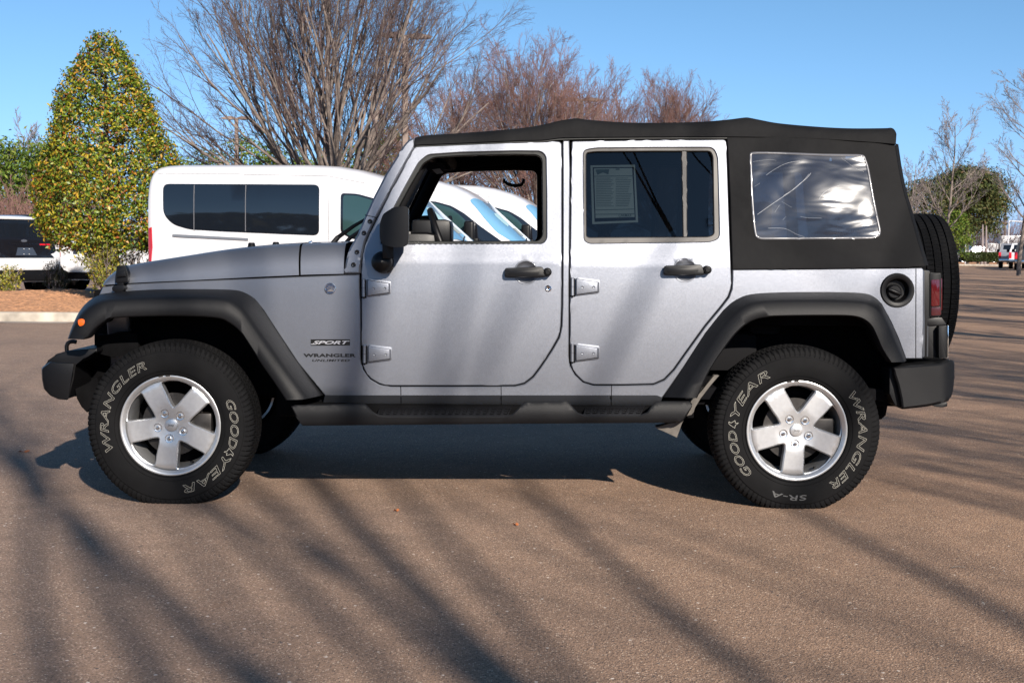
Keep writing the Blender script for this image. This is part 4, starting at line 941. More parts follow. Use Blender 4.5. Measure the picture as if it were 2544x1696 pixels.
# ================================================================ vegetation
def leafmat(name, stops, rough=.45, spec=.4, trans=.25):
    m = bpy.data.materials.new(name); m.use_nodes = True; n = m.node_tree.nodes; l = m.node_tree.links; b = n['Principled BSDF']
    ge = n.new('ShaderNodeNewGeometry'); r = n.new('ShaderNodeValToRGB'); e = r.color_ramp.elements
    while len(e) < len(stops): e.new(.5)
    for el, (p, c) in zip(e, stops): el.position = p; el.color = (*c, 1)
    l.new(ge.outputs['Random Per Island'], r.inputs[0])
    l.new(r.outputs[0], b.inputs['Base Color']); b.inputs['Roughness'].default_value = rough; b.inputs['Specular IOR Level'].default_value = spec
    tl = n.new('ShaderNodeBsdfTranslucent'); l.new(r.outputs[0], tl.inputs[0]); mx = n.new('ShaderNodeMixShader'); mx.inputs[0].default_value = trans
    l.new(b.outputs[0], mx.inputs[1]); l.new(tl.outputs[0], mx.inputs[2]); l.new(mx.outputs[0], n['Material Output'].inputs[0]); return m
M['holly'] = leafmat('evergreen_leaves', [(0, (.025, .06, .010)), (.28, (.085, .15, .014)), (.55, (.19, .24, .018)), (.74, (.40, .32, .025)), (.87, (.44, .22, .028)), (.92, (.26, .06, .015)), (1, (.08, .13, .02))])
M['shrub'] = leafmat('shrub_leaves', [(0, (.09, .13, .02)), (.5, (.22, .24, .03)), (.85, (.42, .36, .05)), (1, (.30, .16, .04))])
M['shrub_dark'] = leafmat('dark_shrub_leaves', [(0, (.02, .03, .012)), (.7, (.05, .06, .02)), (1, (.11, .10, .04))])
M['pine'] = leafmat('pine_needles', [(0, (.04, .08, .014)), (.4, (.09, .15, .02)), (.8, (.17, .22, .03)), (1, (.17, .17, .04))], .6, .2)
M['pine2'] = leafmat('far_pine_needles', [(0, (.02, .036, .012)), (.5, (.06, .078, .024)), (.85, (.12, .125, .04)), (1, (.15, .09, .05))], .6, .2)
M['hedge'] = leafmat('hedge_leaves', [(0, (.018, .03, .01)), (.6, (.04, .06, .016)), (1, (.08, .09, .03))], .6, .2)
M['bark'] = mat('bark', (.155, .125, .108), .9, var=(5, .45), bump=(14, .6, .02))
M['bark_dark'] = mat('dark_bark', (.10, .085, .075), .9, var=(5, .4))
M['twig'] = mat('twigs', (.085, .057, .054), .9, var=(1.2, .35))
M['twig_red'] = mat('reddish_twigs', (.17, .092, .078), .9, var=(1.0, .35))
M['twig_grey'] = mat('grey_twigs', (.20, .165, .16), .9, var=(1.0, .25))
def rperp(T, rg):
    r = rg.normal(size=T.shape); r -= T*(r*T).sum(-1, keepdims=True); return r/np.linalg.norm(r, axis=-1, keepdims=True)
def unit(a): return a/np.maximum(np.linalg.norm(a, axis=-1, keepdims=True), 1e-9)
def poly_np(P0, D0, L, S_, wob, up, rg, r0, r1):
    """N polylines"""
    N = len(P0); pts = np.zeros((N, S_, 3)); pts[:, 0] = P0; D = D0.copy(); st = (L/(S_-1))[:, None]
    for k in range(1, S_):
        D = unit(D+rg.normal(size=D.shape)*wob+np.array([0, 0, 1.])*up); pts[:, k] = pts[:, k-1]+D*st
    t = np.linspace(0, 1, S_)[None, :]; rad = r0[:, None]*(1-t)+r1[:, None]*t
    return pts, rad
def kids(pts, rad, m, t0, t1, ang, lenf, rf, S_, wob, up, rg, rmin, flat=0.):
    N, S0, _ = pts.shape; seg = np.linalg.norm(pts[:, 1:]-pts[:, :-1], axis=-1).sum(1)
    t = np.clip(t0+(t1-t0)*((np.arange(m)[None, :]+rg.random((N, m)))/m), 0, .999); f = t*(S0-1); i = f.astype(int); u = (f-i)[..., None]
    ar = np.arange(N)[:, None]; A, B = pts[ar, i], pts[ar, i+1]; P0 = A*(1-u)+B*u; T = unit(B-A)
    R0 = rad[ar, i]*(1-u[..., 0])+rad[ar, np.minimum(i+1, S0-1)]*u[..., 0]
    P0 = P0.reshape(-1, 3); T = T.reshape(-1, 3); q = rperp(T, rg); a = np.radians(rg.uniform(ang[0], ang[1], len(T)))[:, None]
    D = unit(T*np.cos(a)+q*np.sin(a)); L = (seg[:, None]*(1-t*.55)*lenf*rg.uniform(.7, 1.2, (N, m))).ravel(); r0 = np.maximum(R0.ravel()*rf, rmin)
    return poly_np(P0, D, L, S_, wob, up, rg, r0, np.maximum(r0*.35, rmin*.8))
def tubes_np(pts, rad, sides):
    N, S_, _ = pts.shape; T = np.zeros_like(pts); T[:, 1:-1] = pts[:, 2:]-pts[:, :-2]; T[:, 0] = pts[:, 1]-pts[:, 0]; T[:, -1] = pts[:, -1]-pts[:, -2]; T = unit(T)
    ref = np.where(np.abs(T[:, :1, 2:3]) > .85, np.array([1., .1, 0]), np.array([.1, .2, 1.])); a = unit(np.cross(T, np.broadcast_to(ref, T.shape))); b = np.cross(T, a)
    q = np.arange(sides)*2*math.pi/sides
    V = pts[:, :, None, :]+(a[:, :, None, :]*np.cos(q)[:, None]+b[:, :, None, :]*np.sin(q)[:, None])*rad[:, :, None, None]
    idx = np.arange(N*S_*sides).reshape(N, S_, sides); n1 = np.roll(idx, -1, 2)
    Q = np.stack([idx[:, :-1], n1[:, :-1], n1[:, 1:], idx[:, 1:]], -1).reshape(-1, 4); return V.reshape(-1, 3), Q
def join(parts):
    Vs, Qs, n = [], [], 0
    for V, Q in parts: Vs.append(V); Qs.append(Q+n); n += len(V)
    return np.concatenate(Vs), np.concatenate(Qs)
def vase_tree(name, label, loc, seed, H, limbs=13, z0=2.0, r0=.12, tilt=(4, 46), twig='twig', m=(9, 7, 6, 4), trunk_r=.24, rmin=.0035, group=None, cat='tree', twigside=3, up=.05, Lf=(.80, .62, .55, .55)):
    rg = np.random.default_rng(seed); root = thing(name, label, cat, loc, rg.uniform(0, 6.28), group)
    az_ = np.arange(limbs)*2.399+rg.uniform(0, .5, limbs); ti = np.radians(np.linspace(tilt[0], tilt[1], limbs)); D = np.stack([np.cos(az_)*np.sin(ti), np.sin(az_)*np.sin(ti), np.cos(ti)], -1)
    P0 = np.stack([np.cos(az_)*trunk_r*.6*np.sin(ti)/np.sin(ti).max(), np.sin(az_)*trunk_r*.6*np.sin(ti)/np.sin(ti).max(), np.full(limbs, z0)], -1)
    L = (H-z0)*rg.uniform(.85, 1.02, limbs)*(1-.30*ti)
    a, ra = poly_np(P0, D, L, 14, .065, up*.5, rg, r0*rg.uniform(.6, 1, limbs), np.full(limbs, .012))
    tt = MB(); z = [(0, 0, 0), (0, 0, z0*.15), (0.02, 0, z0*.6), (0, .01, z0), (0, 0, z0+.25)]; V, Fc = tube(z, [trunk_r*1.5, trunk_r*1.1, trunk_r, trunk_r*1.25, trunk_r*.5], 16)
    tv = np.array(V); tq = np.array([f for f in Fc if len(f) == 4])
    b, rb = kids(a, ra, m[0], .06, .85, (9, 30), Lf[0], .66, 9, .07, up, rg, rmin*2.4)
    c, rc_ = kids(b, rb, m[1], .28, .97, (10, 34), Lf[1], .5, 7, .08, up*.6, rg, rmin*1.5)
    d, rd_ = kids(c, rc_, m[2], .22, 1., (16, 44), Lf[2], .6, 4, .10, up*.3, rg, rmin)
    pt = [(tv, tq), tubes_np(a, ra, 8), tubes_np(b, rb, 5)]
    V, Q = join(pt); np_mesh('trunk', V, Q, M['bark'], root, True)
    parts = [tubes_np(c, rc_, 4), tubes_np(d, rd_, 3)]
    if m[3]:
        e, re_ = kids(d, rd_, m[3], .1, 1., (22, 50), Lf[3], .7, 3, .12, up, rg, rmin*.75); parts.append(tubes_np(e, re_, twigside))
    V, Q = join(parts); np_mesh('crown', V, Q, M[twig], root); return root
def upright_tree(name, label, loc, seed, H, r0=.13, twig='twig_grey', m=(22, 9, 6, 4), rmin=.005, group=None, base=.16, ang=(32, 62), lean=0.):
    rg = np.random.default_rng(seed); root = thing(name, label, 'tree', loc, rg.uniform(0, 6.28), group)
    a, ra = poly_np(np.array([[0, 0, 0.]]), unit(np.array([[lean, 0, 1.]])), np.array([H*.93]), 18, .03, .06, rg, np.array([r0]), np.array([.02]))
    b, rb = kids(a, ra, m[0], base, .97, ang, .46, .5, 9, .06, .085, rg, rmin*2)
    c, rc_ = kids(b, rb, m[1], .15, .97, (22, 46), .48, .55, 6, .08, .08, rg, rmin*1.4)
    d, rd_ = kids(c, rc_, m[2], .1, 1., (22, 50), .5, .6, 4, .1, .06, rg, rmin)
    V, Q = join([tubes_np(a, ra, 12), tubes_np(b, rb, 6)]); np_mesh('trunk', V, Q, M['bark'], root, True); parts = [tubes_np(c, rc_, 4), tubes_np(d, rd_, 3)]
    if m[3]: e, re_ = kids(d, rd_, m[3], .1, 1., (22, 50), .6, .7, 3, .12, .05, rg, rmin*.75); parts.append(tubes_np(e, re_, 3))
    V, Q = join(parts); np_mesh('crown', V, Q, M[twig], root); return root
def leaves_np(C, N_, size, aspect, rg, jit=.9, fold=.15):
    """diamond leaves at C, roughly facing N_"""
    n = len(C); Nn = unit(N_+rg.normal(size=(n, 3))*jit); T = rperp(Nn, rg); B = np.cross(Nn, T); s = size*rg.uniform(.6, 1.25, n)[:, None]
    V = np.stack([C-T*s*.5, C+B*s*aspect*.5+Nn*s*fold, C+T*s*.5, C-B*s*aspect*.5+Nn*s*fold], 1).reshape(-1, 3); return V, np.arange(4*n).reshape(-1, 4)
def at(px, Y, z=0.0):
    p = P(px, 700, Y); return (p.x, Y, z)
# -- tall evergreen with yellow-green leaves
YH = 25.5; cx_ = at(268, YH)[0]
prof = [(5.22, .02), (5.05, .33), (4.67, .58), (4.26, .80), (3.8, .98), (3.39, 1.10), (2.92, 1.21), (2.51, 1.28), (2.08, 1.30), (1.64, 1.27), (1.35, 1.12), (1.2, .9)]
pz = np.array([p[0] for p in prof])[::-1]; pr_ = np.array([p[1] for p in prof])[::-1]; pr_ = np.maximum(pr_-np.where(pz > 3, .12, .05), .02)
ev = thing('evergreen_tree', 'tall conical evergreen tree with yellow-green leaves standing behind the kerb on the left', 'tree', (cx_, YH, .12))
V, Fc = tube([(0, 0, 0), (.01, 0, 1.2), (0, 0, 3.2), (0, 0, 4.9)], [.09, .075, .05, .01], 10); rg = np.random.default_rng(5)
br = []; zb = rg.uniform(.9, 4.8, 260); ab = rg.uniform(0, 6.28, 260); rr = np.interp(zb+.12, pz, pr_)*.97
bp, bpr = poly_np(np.stack([zb*0, zb*0, zb-rr*.25], -1), unit(np.stack([np.cos(ab), np.sin(ab), np.full(260, .3)], -1)), rr, 5, .05, .02, rg, np.full(260, .013), np.full(260, .004))
tv = np.array(V); tq = np.array([f for f in Fc if len(f) == 4]); VV, QQ = join([(tv, tq), tubes_np(bp, bpr, 4)]); np_mesh('trunk', VV, QQ, M['bark_dark'], ev)
nl = 38000; nc = 2300
cz = rg.uniform(1.15, 5.15, nc*3); wgt = np.interp(cz, pz, pr_); cz = cz[rg.random(len(cz)) < wgt/1.3][:nc]; nc = len(cz)
ca_ = rg.uniform(0, 6.28, nc); cr_ = np.interp(cz, pz, pr_)*np.clip(1-np.abs(rg.normal(0, .085, nc)), .55, 1)*(1+.05*np.sin(ca_*3+cz*2.3)+.04*np.sin(ca_*7-cz*4.1))
CC = np.stack([np.cos(ca_)*cr_, np.sin(ca_)*cr_, cz-.12], -1)
pick_ = rg.integers(0, nc, nl); Cl = CC[pick_]+rg.normal(size=(nl, 3))*np.array([.062, .062, .06]); Nn = unit(np.stack([Cl[:, 0], Cl[:, 1], np.full(nl, .55)], -1))
keep = np.ones(nl, bool)
for (hz, ha, hr) in ((3.35, -1.75, .17), (3.2, -1.15, .14), (4.1, -1.35, .10), (4.45, -1.62, .09), (3.95, -2.0, .10), (3.9, -.9, .14), (2.6, -1.2, .12)):
    h_ = np.array([math.cos(ha)*np.interp(hz, pz, pr_), math.sin(ha)*np.interp(hz, pz, pr_), hz-.12]); keep &= (np.linalg.norm(Cl-h_, axis=1) > hr) | (rg.random(nl) < .2)
Vl, Ql = leaves_np(Cl[keep], Nn[keep], .078, .45, rg); np_mesh('crown', Vl, Ql, M['holly'], ev)
# -- open shrubs in the bed
def shrub(name, label, px, Y, h, w_, leaves, m, seed, group=None, lsize=.045, stems=16, sparse=.5, cat='shrub'):
    rg = np.random.default_rng(seed); x, y, _ = at(px, Y); r = thing(name, label, cat, (x, y, .14), 0, group)
    azz = rg.uniform(0, 6.28, stems); ti = np.radians(rg.uniform(3, 34, stems)*w_/h*1.3)
    D = np.stack([np.cos(azz)*np.sin(ti), np.sin(azz)*np.sin(ti), np.cos(ti)], -1)
    a, ra = poly_np(rg.normal(size=(stems, 3))*np.array([.06, .06, 0]), D, h*rg.uniform(.6, 1.03, stems), 7, .09, .02, rg, np.full(stems, .010), np.full(stems, .004))
    b, rb = kids(a, ra, 7, .15, 1, (20, 55), .38, .6, 4, .12, .03, rg, .004); c, rc_ = kids(b, rb, 5, .2, 1, (20, 60), .5, .7, 3, .12, .02, rg, .0028)
    V, Q = join([tubes_np(a, ra, 5), tubes_np(b, rb, 4), tubes_np(c, rc_, 3)]); np_mesh('stems', V, Q, M['twig_grey'], r)
    tips = np.concatenate([b[:, 2], b[:, -1], c[:, 1], c[:, -1]]); zf = tips[:, 2]/h; tips = tips[rg.random(len(tips)) < np.clip(1.35-zf*sparse, .1, 1)]
    C = tips[rg.integers(0, len(tips), leaves)]+rg.normal(size=(leaves, 3))*.028; V, Q = leaves_np(C, np.tile([0, -.4, .8], (leaves, 1)), lsize, .55, rg, 1.2); np_mesh('foliage', V, Q, M[m], r); return r
shrub('open_shrub', 'large loose yellow-green shrub with bare twig tips under the conical evergreen', 262, 25.0, 1.62, .85, 9500, 'shrub', 21, stems=32, sparse=.75)
shrub('open_shrub', 'grey twiggy shrub beside the rear of the nearest white van', 325, 25.6, 1.15, .6, 900, 'shrub_dark', 22, stems=20, sparse=.9)
shrub('low_shrub', 'low yellow-green shrub in front of the dark wheel of the left-hand white car', 22, 27.6, .66, .55, 2400, 'shrub', 23, stems=18, sparse=.55)
shrub('low_shrub', 'small dark shrub between the two white cars on the left', 150, 27.6, .72, .30, 1900, 'shrub_dark', 24, stems=12, sparse=.6, lsize=.035)
# -- bare trees behind the vans
vase_tree('bare_tree', 'large vase-shaped bare tree with many grey limbs rising behind the white vans', (-4.15, 31.0, 0), 3, 8.9, 25, 1.9, .080, (2, 80), 'twig', (6, 8, 6, 6), .30, .0028, None)
vase_tree('bare_tree', 'bare tree with reddish twigs beside the largest bare tree, tallest of the reddish ones', at(1335, 44), 8, 7.4, 24, 1.8, .06, (2, 60), 'twig_red', (7, 8, 6, 6), .2, .0036, 'bare reddish trees behind the vans', up=.015)
vase_tree('bare_tree', 'lower bare reddish tree over the rear half of the black soft top', at(1640, 50), 9, 6.8, 26, 1.8, .06, (2, 70), 'twig_red', (7, 8, 6, 6), .2, .0036, 'bare reddish trees behind the vans', up=.015)
vase_tree('bare_tree', 'bare reddish tree half hidden behind the right side of the largest bare tree', at(1130, 48), 10, 6.9, 18, 1.8, .07, (2, 48), 'twig_red', (5, 6, 6, 5), .2, .0042, 'bare reddish trees behind the vans', up=.015)
vase_tree('bare_tree', 'low bare reddish tree above the gap between the two doors of the silver car', at(1500, 52), 12, 6.8, 20, 1.8, .06, (2, 62), 'twig_red', (6, 7, 6, 5), .2, .0038, 'bare reddish trees behind the vans', up=.015)
# -- bare trees on the right
upright_tree('bare_tree', 'bare upright tree in front of the round dark pine on the right', at(2340, 78), 31, 9.3, .11, 'twig_grey', (20, 8, 6, 5), .0062, None, .22, (34, 58))
upright_tree('bare_tree', 'tall bare tree at the right edge beside the parked white trucks', at(2530, 72), 32, 10.8, .12, 'twig_grey', (26, 8, 6, 5), .006, None, .2, (45, 75))
upright_tree('bare_tree', 'pale bare tree seen between the soft top and the round pine', at(2245, 110), 33, 9.0, .12, 'twig_grey', (18, 8, 5, 4), .008, None, .2)
# -- pines
def pine(name, label, loc, seed, H, w_, base, n=4200, ls=.30, m='pine', group=None, blobs=46, tr=.13, flat=False):
    rg = np.random.default_rng(seed); r = thing(name, label, 'tree', loc, rg.uniform(0, 6), group)
    V, Fc = tube([(0, 0, 0), (.1, 0, H*.5), (0, .1, H*.95)], [tr, tr*.75, .03], 7); tv = np.array(V); tq = np.array([f for f in Fc if len(f) == 4])
    zb = base+(H-base)*rg.random(blobs)**(.55 if flat else .85); t = (zb-base)/(H-base); env = w_*(np.sqrt(np.clip(1-t**4, 0, 1))*(.55+.45*t) if flat else np.clip(1.08-t, .08, 1)**.75)
    ab = rg.uniform(0, 6.28, blobs); rb = env*np.sqrt(rg.uniform(.25, 1, blobs)); B = np.stack([np.cos(ab)*rb, np.sin(ab)*rb, zb], -1)
    st = np.stack([zb*0, zb*0, zb-rb*.35], -1); D = B-st; L = np.linalg.norm(D, axis=1); p, pr = poly_np(st, unit(D), L, 3, .02, 0, rg, np.full(blobs, .045), np.full(blobs, .015))
    V, Q = join([(tv, tq), tubes_np(p, pr, 4)]); np_mesh('trunk', V, Q, M['bark'], r)
    k = rg.integers(0, blobs, n); bs_ = (H-base)*.085*rg.uniform(.7, 1.4, blobs)[k][:, None]; C = B[k]+rg.normal(size=(n, 3))*bs_*np.array([1.1, 1.1, .6])
    V, Q = leaves_np(C, unit(C-B[k]+np.array([0, 0, .4])*bs_), ls, .32, rg, .8); np_mesh('crown', V, Q, M[m], r); return r
gp_ = 'pines standing beyond the vans'
for i, (px, Y, H, w_, lab) in enumerate(((455, 62, 4.6, 1.2, 'small pine left of the nearest lamp post'), (520, 60, 4.9, 1.5, 'green pine tree whose top is crossed by the double-headed lamp post'), (600, 58, 5.2, 1.5, 'broad green pine just right of the smaller lamp post'),
        (672, 60, 5.0, 1.4, 'green pine behind the left limbs of the largest bare tree'), (760, 62, 4.7, 1.4, 'pine behind the fork of the largest bare tree'), (845, 60, 5.0, 1.4, 'pine right behind the fork of the largest bare tree'),
        (925, 58, 5.4, 1.4, 'green pine seen above the sloping nose of the nearest van'), (985, 57, 5.6, 1.3, 'pine touching the windshield frame of the silver car'))):
    pine('pine_tree', lab, at(px, Y), 50+i, H+.45, w_, 1.2, 3200, .20, 'pine', gp_, 40)
for i, (px, H, w_, lab) in enumerate(((-40, 6.6, 2.0, 'pine cut by the left picture edge'), (35, 6.4, 2.2, 'bright green pine second from the left edge above the brown brush'), (95, 6.2, 2.0, 'green pine touching the left side of the conical evergreen'), (150, 6.3, 2.0, 'pine mostly hidden by the left flank of the conical evergreen'), (215, 6.2, 2, 'pine glimpsed through the conical evergreen'))):
    pine('pine_tree', lab, at(px, 78), 70+i, H+.5, w_+.4, .4, 3600, .30, 'pine', 'pines beyond the brush on the left', 60)
for i, (px, Y, H, lab) in enumerate(((68, 100, 10.0, 'pale bare tree above the pines at the far left'), (118, 100, 8.9, 'lower pale bare tree between the far left pines and the conical evergreen'), (-8, 102, 9.2, 'pale bare tree at the very left edge of the picture'))):
    upright_tree('bare_tree', lab, at(px, Y), 90+i, H, .16, 'twig_grey', (22, 8, 5, 0), .014, 'bare trees on the far left', .1, (20, 45))
# brown brush on the left
def brush(name, loc, seed, W_, D_, h, n, m, label=None):
    rg = np.random.default_rng(seed); P0 = np.stack([rg.uniform(-W_/2, W_/2, n), rg.uniform(-D_/2, D_/2, n), np.zeros(n)], -1)
    D = unit(rg.normal(size=(n, 3))*np.array([.35, .3, .1])+np.array([0, 0, 1.])); hh = h*rg.uniform(.7, 1.05, n)*(1+.15*np.sin(P0[:, 0]*.8))
    a, ra = poly_np(P0, D, hh, 7, .10, .02, rg, np.full(n, .03), np.full(n, .012)); b, rb = kids(a, ra, 8, .2, 1, (20, 50), .42, .6, 5, .1, .04, rg, .010); c, rc_ = kids(b, rb, 6, .1, 1, (20, 50), .5, .7, 3, .1, .03, rg, .008)
    V, Q = join([tubes_np(a, ra, 4), tubes_np(b, rb, 3), tubes_np(c, rc_, 3)]); o = np_mesh(name, V, Q, M[m], None); o.location = loc; return tag(o, kind='stuff')
x_ = at(40, 60)[0]; brush('brush_thicket', (x_-1, 58, 0), 4, 11, 5, 3.4, 300, 'twig_red')
# -- right hand background
pine('round_pine', 'broad dark round-topped pine behind the bare tree on the right', at(2398, 150), 101, 10.0, 4.8, 2.6, 24000, .42, 'pine2', None, 240, .28, True)
pine('round_pine', 'smaller olive pine just right of the soft top, left of the round-topped pine', at(2290, 140), 102, 8.2, 2.6, 1.0, 6000, .38, 'pine2', None, 90, .2, True)
pine('round_pine', 'low yellow-green bush-like pine above the spare tyre', at(2368, 118), 103, 4.6, 1.5, .8, 3600, .26, 'pine', None, 50, .12, True)
brush('far_thicket', (at(2520, 190)[0], 190, 0), 6, 34, 10, 7.0, 300, 'twig_red')
brush('far_thicket', (at(2420, 165)[0], 168, 0), 7, 16, 6, 5.0, 150, 'twig')
for i, (px, z, H, lab) in enumerate(((2437, 130, 3.9, 'thin pale pine trunk under the round-topped pine'), (2446, 131, 3.8, 'second thin pale trunk under the round-topped pine, just right of the first'))):
    r = thing('bare_trunk', lab, 'tree', at(px, z), 0, 'thin trunks under the round pine'); r.name = 'thin_tree'; V, Fc = tube([(0, 0, 0), (.03, 0, H*.5), (0, 0, H)], [.16, .13, .06], 8); MB().add(V, Fc).build('trunk', M['twig_grey'], r)
hd_rg = np.random.default_rng(44); hx0, hx1 = at(2385, 128)[0], at(2492, 128)[0]
hbed = MB().add([(hx0-6, 124.5, .10), (hx1+40, 124.5, .10), (hx1+40, 150, .12), (hx0-6, 150, .12)], [(0, 1, 2, 3)]); tag(hbed.build('far_mulch_bed', M['mulch'], None, 0), kind='structure')
tag(MB().bm(box(hx0-6, hx1+40, 124.2, 124.5, 0, .13, .01)).build('far_kerb', M['concrete'], None, 0), kind='structure')
for k in range(5):
    x = hx0+(hx1-hx0)*(k+.35)/4.3; r = thing('hedge_bush', ('first', 'second', 'third', 'fourth', 'last')[k]+' clipped dark bush from the left in the far hedge, right of the spare tyre', 'hedge', (x, 127, .1), 0, 'clipped bushes of the far hedge'); n = 2200
    C = hd_rg.uniform(-1, 1, (n, 3)); C = C/np.maximum(np.abs(C).max(1, keepdims=True), .01)*hd_rg.uniform(.8, 1, (n, 1)); C = C*np.array([.62, .6, .42])+np.array([0, 0, .72]); C[:, :2] *= (.6+.45*np.clip(C[:, 2:3], 0, 1))
    V, Q = leaves_np(C, C-np.array([0, 0, .7]), .16, .6, hd_rg, .9); np_mesh('foliage', V, Q, M['hedge'], r)
    V, Fc = tube([(0, 0, -.08), (0, 0, .5)], [.10, .16], 7); MB().add(V, Fc).build('stems', M['bark_dark'], r)
# -- lamp posts
M['bronze'] = mat('bronze_paint', (.15, .105, .085), .6, var=(3, .15))
def lamp_post(label, px, Y, ytop, arm, r=.055, rz=0, half=False):
    z = P(px, ytop, Y).z; x = at(px, Y)[0]; t = thing('lamp_post', label, 'lamp post', (x, Y, 0), rz, 'twin-headed lamp posts')
    MB().bm(box(-r, r, -r, r, 0, z, .008)).build('pole', M['bronze'], t)
    for s in (-1, 1):
        bm = prism([(s*arm*.10, -.03, z-.06), (s*arm*.10, -.03, z+.03), (s*arm*.4, -.16, z+.06), (s*arm*.95, -.14, z+.0), (s*arm, -.10, z-.03), (s*arm*.9, -.14, z-.06), (s*arm*.4, -.16, z-.08)],
                   [(s*arm*.10, .03, z-.06), (s*arm*.10, .03, z+.03), (s*arm*.4, .16, z+.06), (s*arm*.95, .14, z+.0), (s*arm, .10, z-.03), (s*arm*.9, .14, z-.06), (s*arm*.4, .16, z-.08)], .01)
        MB().bm(bm).build('lamp_head', M['bronze'], t)
lamp_post('smaller lamp post with two flat heads behind the nearest white van', 590, 55, 293, .62, .07)
lamp_post('tall lamp post with two flat heads behind the largest bare tree', 1005, 36, 88, .72, .075, .25)
lamp_post('lamp post with two flat heads among the reddish bare trees above the soft top', 1438, 46, 247, .70, .09, -.05)
lamp_post('far lamp post with a low head seen between limbs right of the largest fork', 926, 62, 350, .70, .09, .1)
# ================================================================ vans and cars in the lot
M['white'] = mat('white_paint', (.53, .53, .55), .28, coat=.6)
M['van_glass'] = mat('dark_van_glass', (.006, .008, .012), .03, spec=.75)
M['cab_glass'] = mat('cab_side_glass', (.02, .045, .045), .05, spec=.7)
M['screen'] = mat('painted_sky_windshield', (.12, .27, .42), .06, spec=.8)  # blue base paints in the reflected sky and the cab behind the glass
M['screen_pale'] = mat('pale_seat_view', (.34, .52, .55), .3)
M['car_red'] = mat('rear_lamp_red', (.45, .01, .02), .2, coat=.6)
M['car_black'] = mat('gloss_black_trim', (.006, .006, .008), .12, coat=.5)
M['car_seam'] = mat('panel_line', (.10, .10, .11), .7)
M['rail'] = mat('rail_metal', (.30, .31, .33), .3, .7)
M['rimc'] = mat('bright_rim', (.6, .6, .6), .3, .7)
class Shell:
    def __init__(s, top, w, L, zb, zc, n=6):
        s.top, s.w, s.L, s.zb, s.zc, s.n = top, w, L, zb, zc, n
    def tz(s, x): return float(np.interp(x, [a for a, b in s.top], [b for a, b in s.top]))
    def wd(s, x): return float(np.interp(x, [a for a, b in s.w], [b for a, b in s.w]))
    def nn(s, x): return s.n(x) if callable(s.n) else s.n
    def side(s, x, z):
        zc = min(s.zc, s.tz(x)-.12); h = s.tz(x)-zc; w_ = s.wd(x)
        if z <= zc: return w_-max(0, .55-z)*.12
        return w_*max(0, 1-((z-zc)/h)**s.nn(x))**(1/s.nn(x)) if z < s.tz(x) else 0.
    def up(s, x, y):
        zc = min(s.zc, s.tz(x)-.12); q = min(.999, abs(y)/s.wd(x)); return zc+(s.tz(x)-zc)*(1-q**s.nn(x))**(1/s.nn(x))
    def mesh(s, xs):
        cols = []
        for x in xs:
            zc = min(s.zc, s.tz(x)-.12); h = s.tz(x)-zc; w_ = s.wd(x); n = s.nn(x); c = []
            for z in np.linspace(s.zb, zc, 5)[:-1]: c.append((x, -(w_-max(0, .55-z)*.12), z))
            for k in range(25):
                th = k/24*math.pi/2; c.append((x, -w_*max(0, math.cos(th))**(2/n), zc+h*max(0, math.sin(th))**(2/n)))
            c += [(a, -b, d) for a, b, d in c[-2::-1]]; cols.append(c)
        V, Fc = ngrid(cols); m = len(cols[0]); Fc += [tuple(range(m))[::-1], tuple(range(len(V)-m, len(V)))]
        return MB().add(V, Fc)
    def panel(s, poly, off, step=.2, th=.0, edge=0., r=.05, far=False, holes=()):
        g = -1 if not far else 1
        return sheet(rnd(poly, r) if r else poly, list(holes), lambda x, z: Vector((x, g*(s.side(x, z)+off), z)), step, th, edge, thv=(0, -g, 0))
    def toppanel(s, poly, off, step=.05, r=.04, th=0):
        return sheet(rnd(poly, r), [], lambda y, x: Vector((x, y, s.up(x, y)+off)), step, th, 0, thv=(0, 0, -1))
def simple_wheel(par, x, y, R, W_, rim=True, out=-1, name='wheel'):
    V, Fc = lathe([(-W_/2, R*.62), (-W_/2-.005, R*.8), (-W_/2+.02, R*.97), (-W_/2+.05, R), (W_/2-.05, R), (W_/2-.02, R*.97), (W_/2, R*.62)], 36)
    t = MB().add([(a, b, c) for a, b, c in V], Fc).build(name, M['rubber'], par, 40); t.location = (x, y, R); t.rotation_euler = (0, 0, 0 if out < 0 else math.pi)
    f = MB(); V, Fc = lathe([(-W_/2+.02, .03), (-W_/2+.03, R*.5), (-W_/2-.0, R*.64)], 30); f.add([(a, b+.03, c) for a, b, c in V], Fc)
    for k in range(6):
        a = k*math.pi/3+.3; f.bm(prism([(math.cos(a-.15)*.05, -W_/2-.005, math.sin(a-.15)*.05), (math.cos(a+.15)*.05, -W_/2-.005, math.sin(a+.15)*.05), (math.cos(a+.12)*R*.62, -W_/2, math.sin(a+.12)*R*.62), (math.cos(a-.12)*R*.62, -W_/2, math.sin(a-.12)*R*.62)],
                    [(math.cos(a-.15)*.05, 0, math.sin(a-.15)*.05), (math.cos(a+.15)*.05, 0, math.sin(a+.15)*.05), (math.cos(a+.12)*R*.62, 0, math.sin(a+.12)*R*.62), (math.cos(a-.12)*R*.62, 0, math.sin(a-.12)*R*.62)], 0))
    f.build('rim', M['rimc'], t, 40); return t
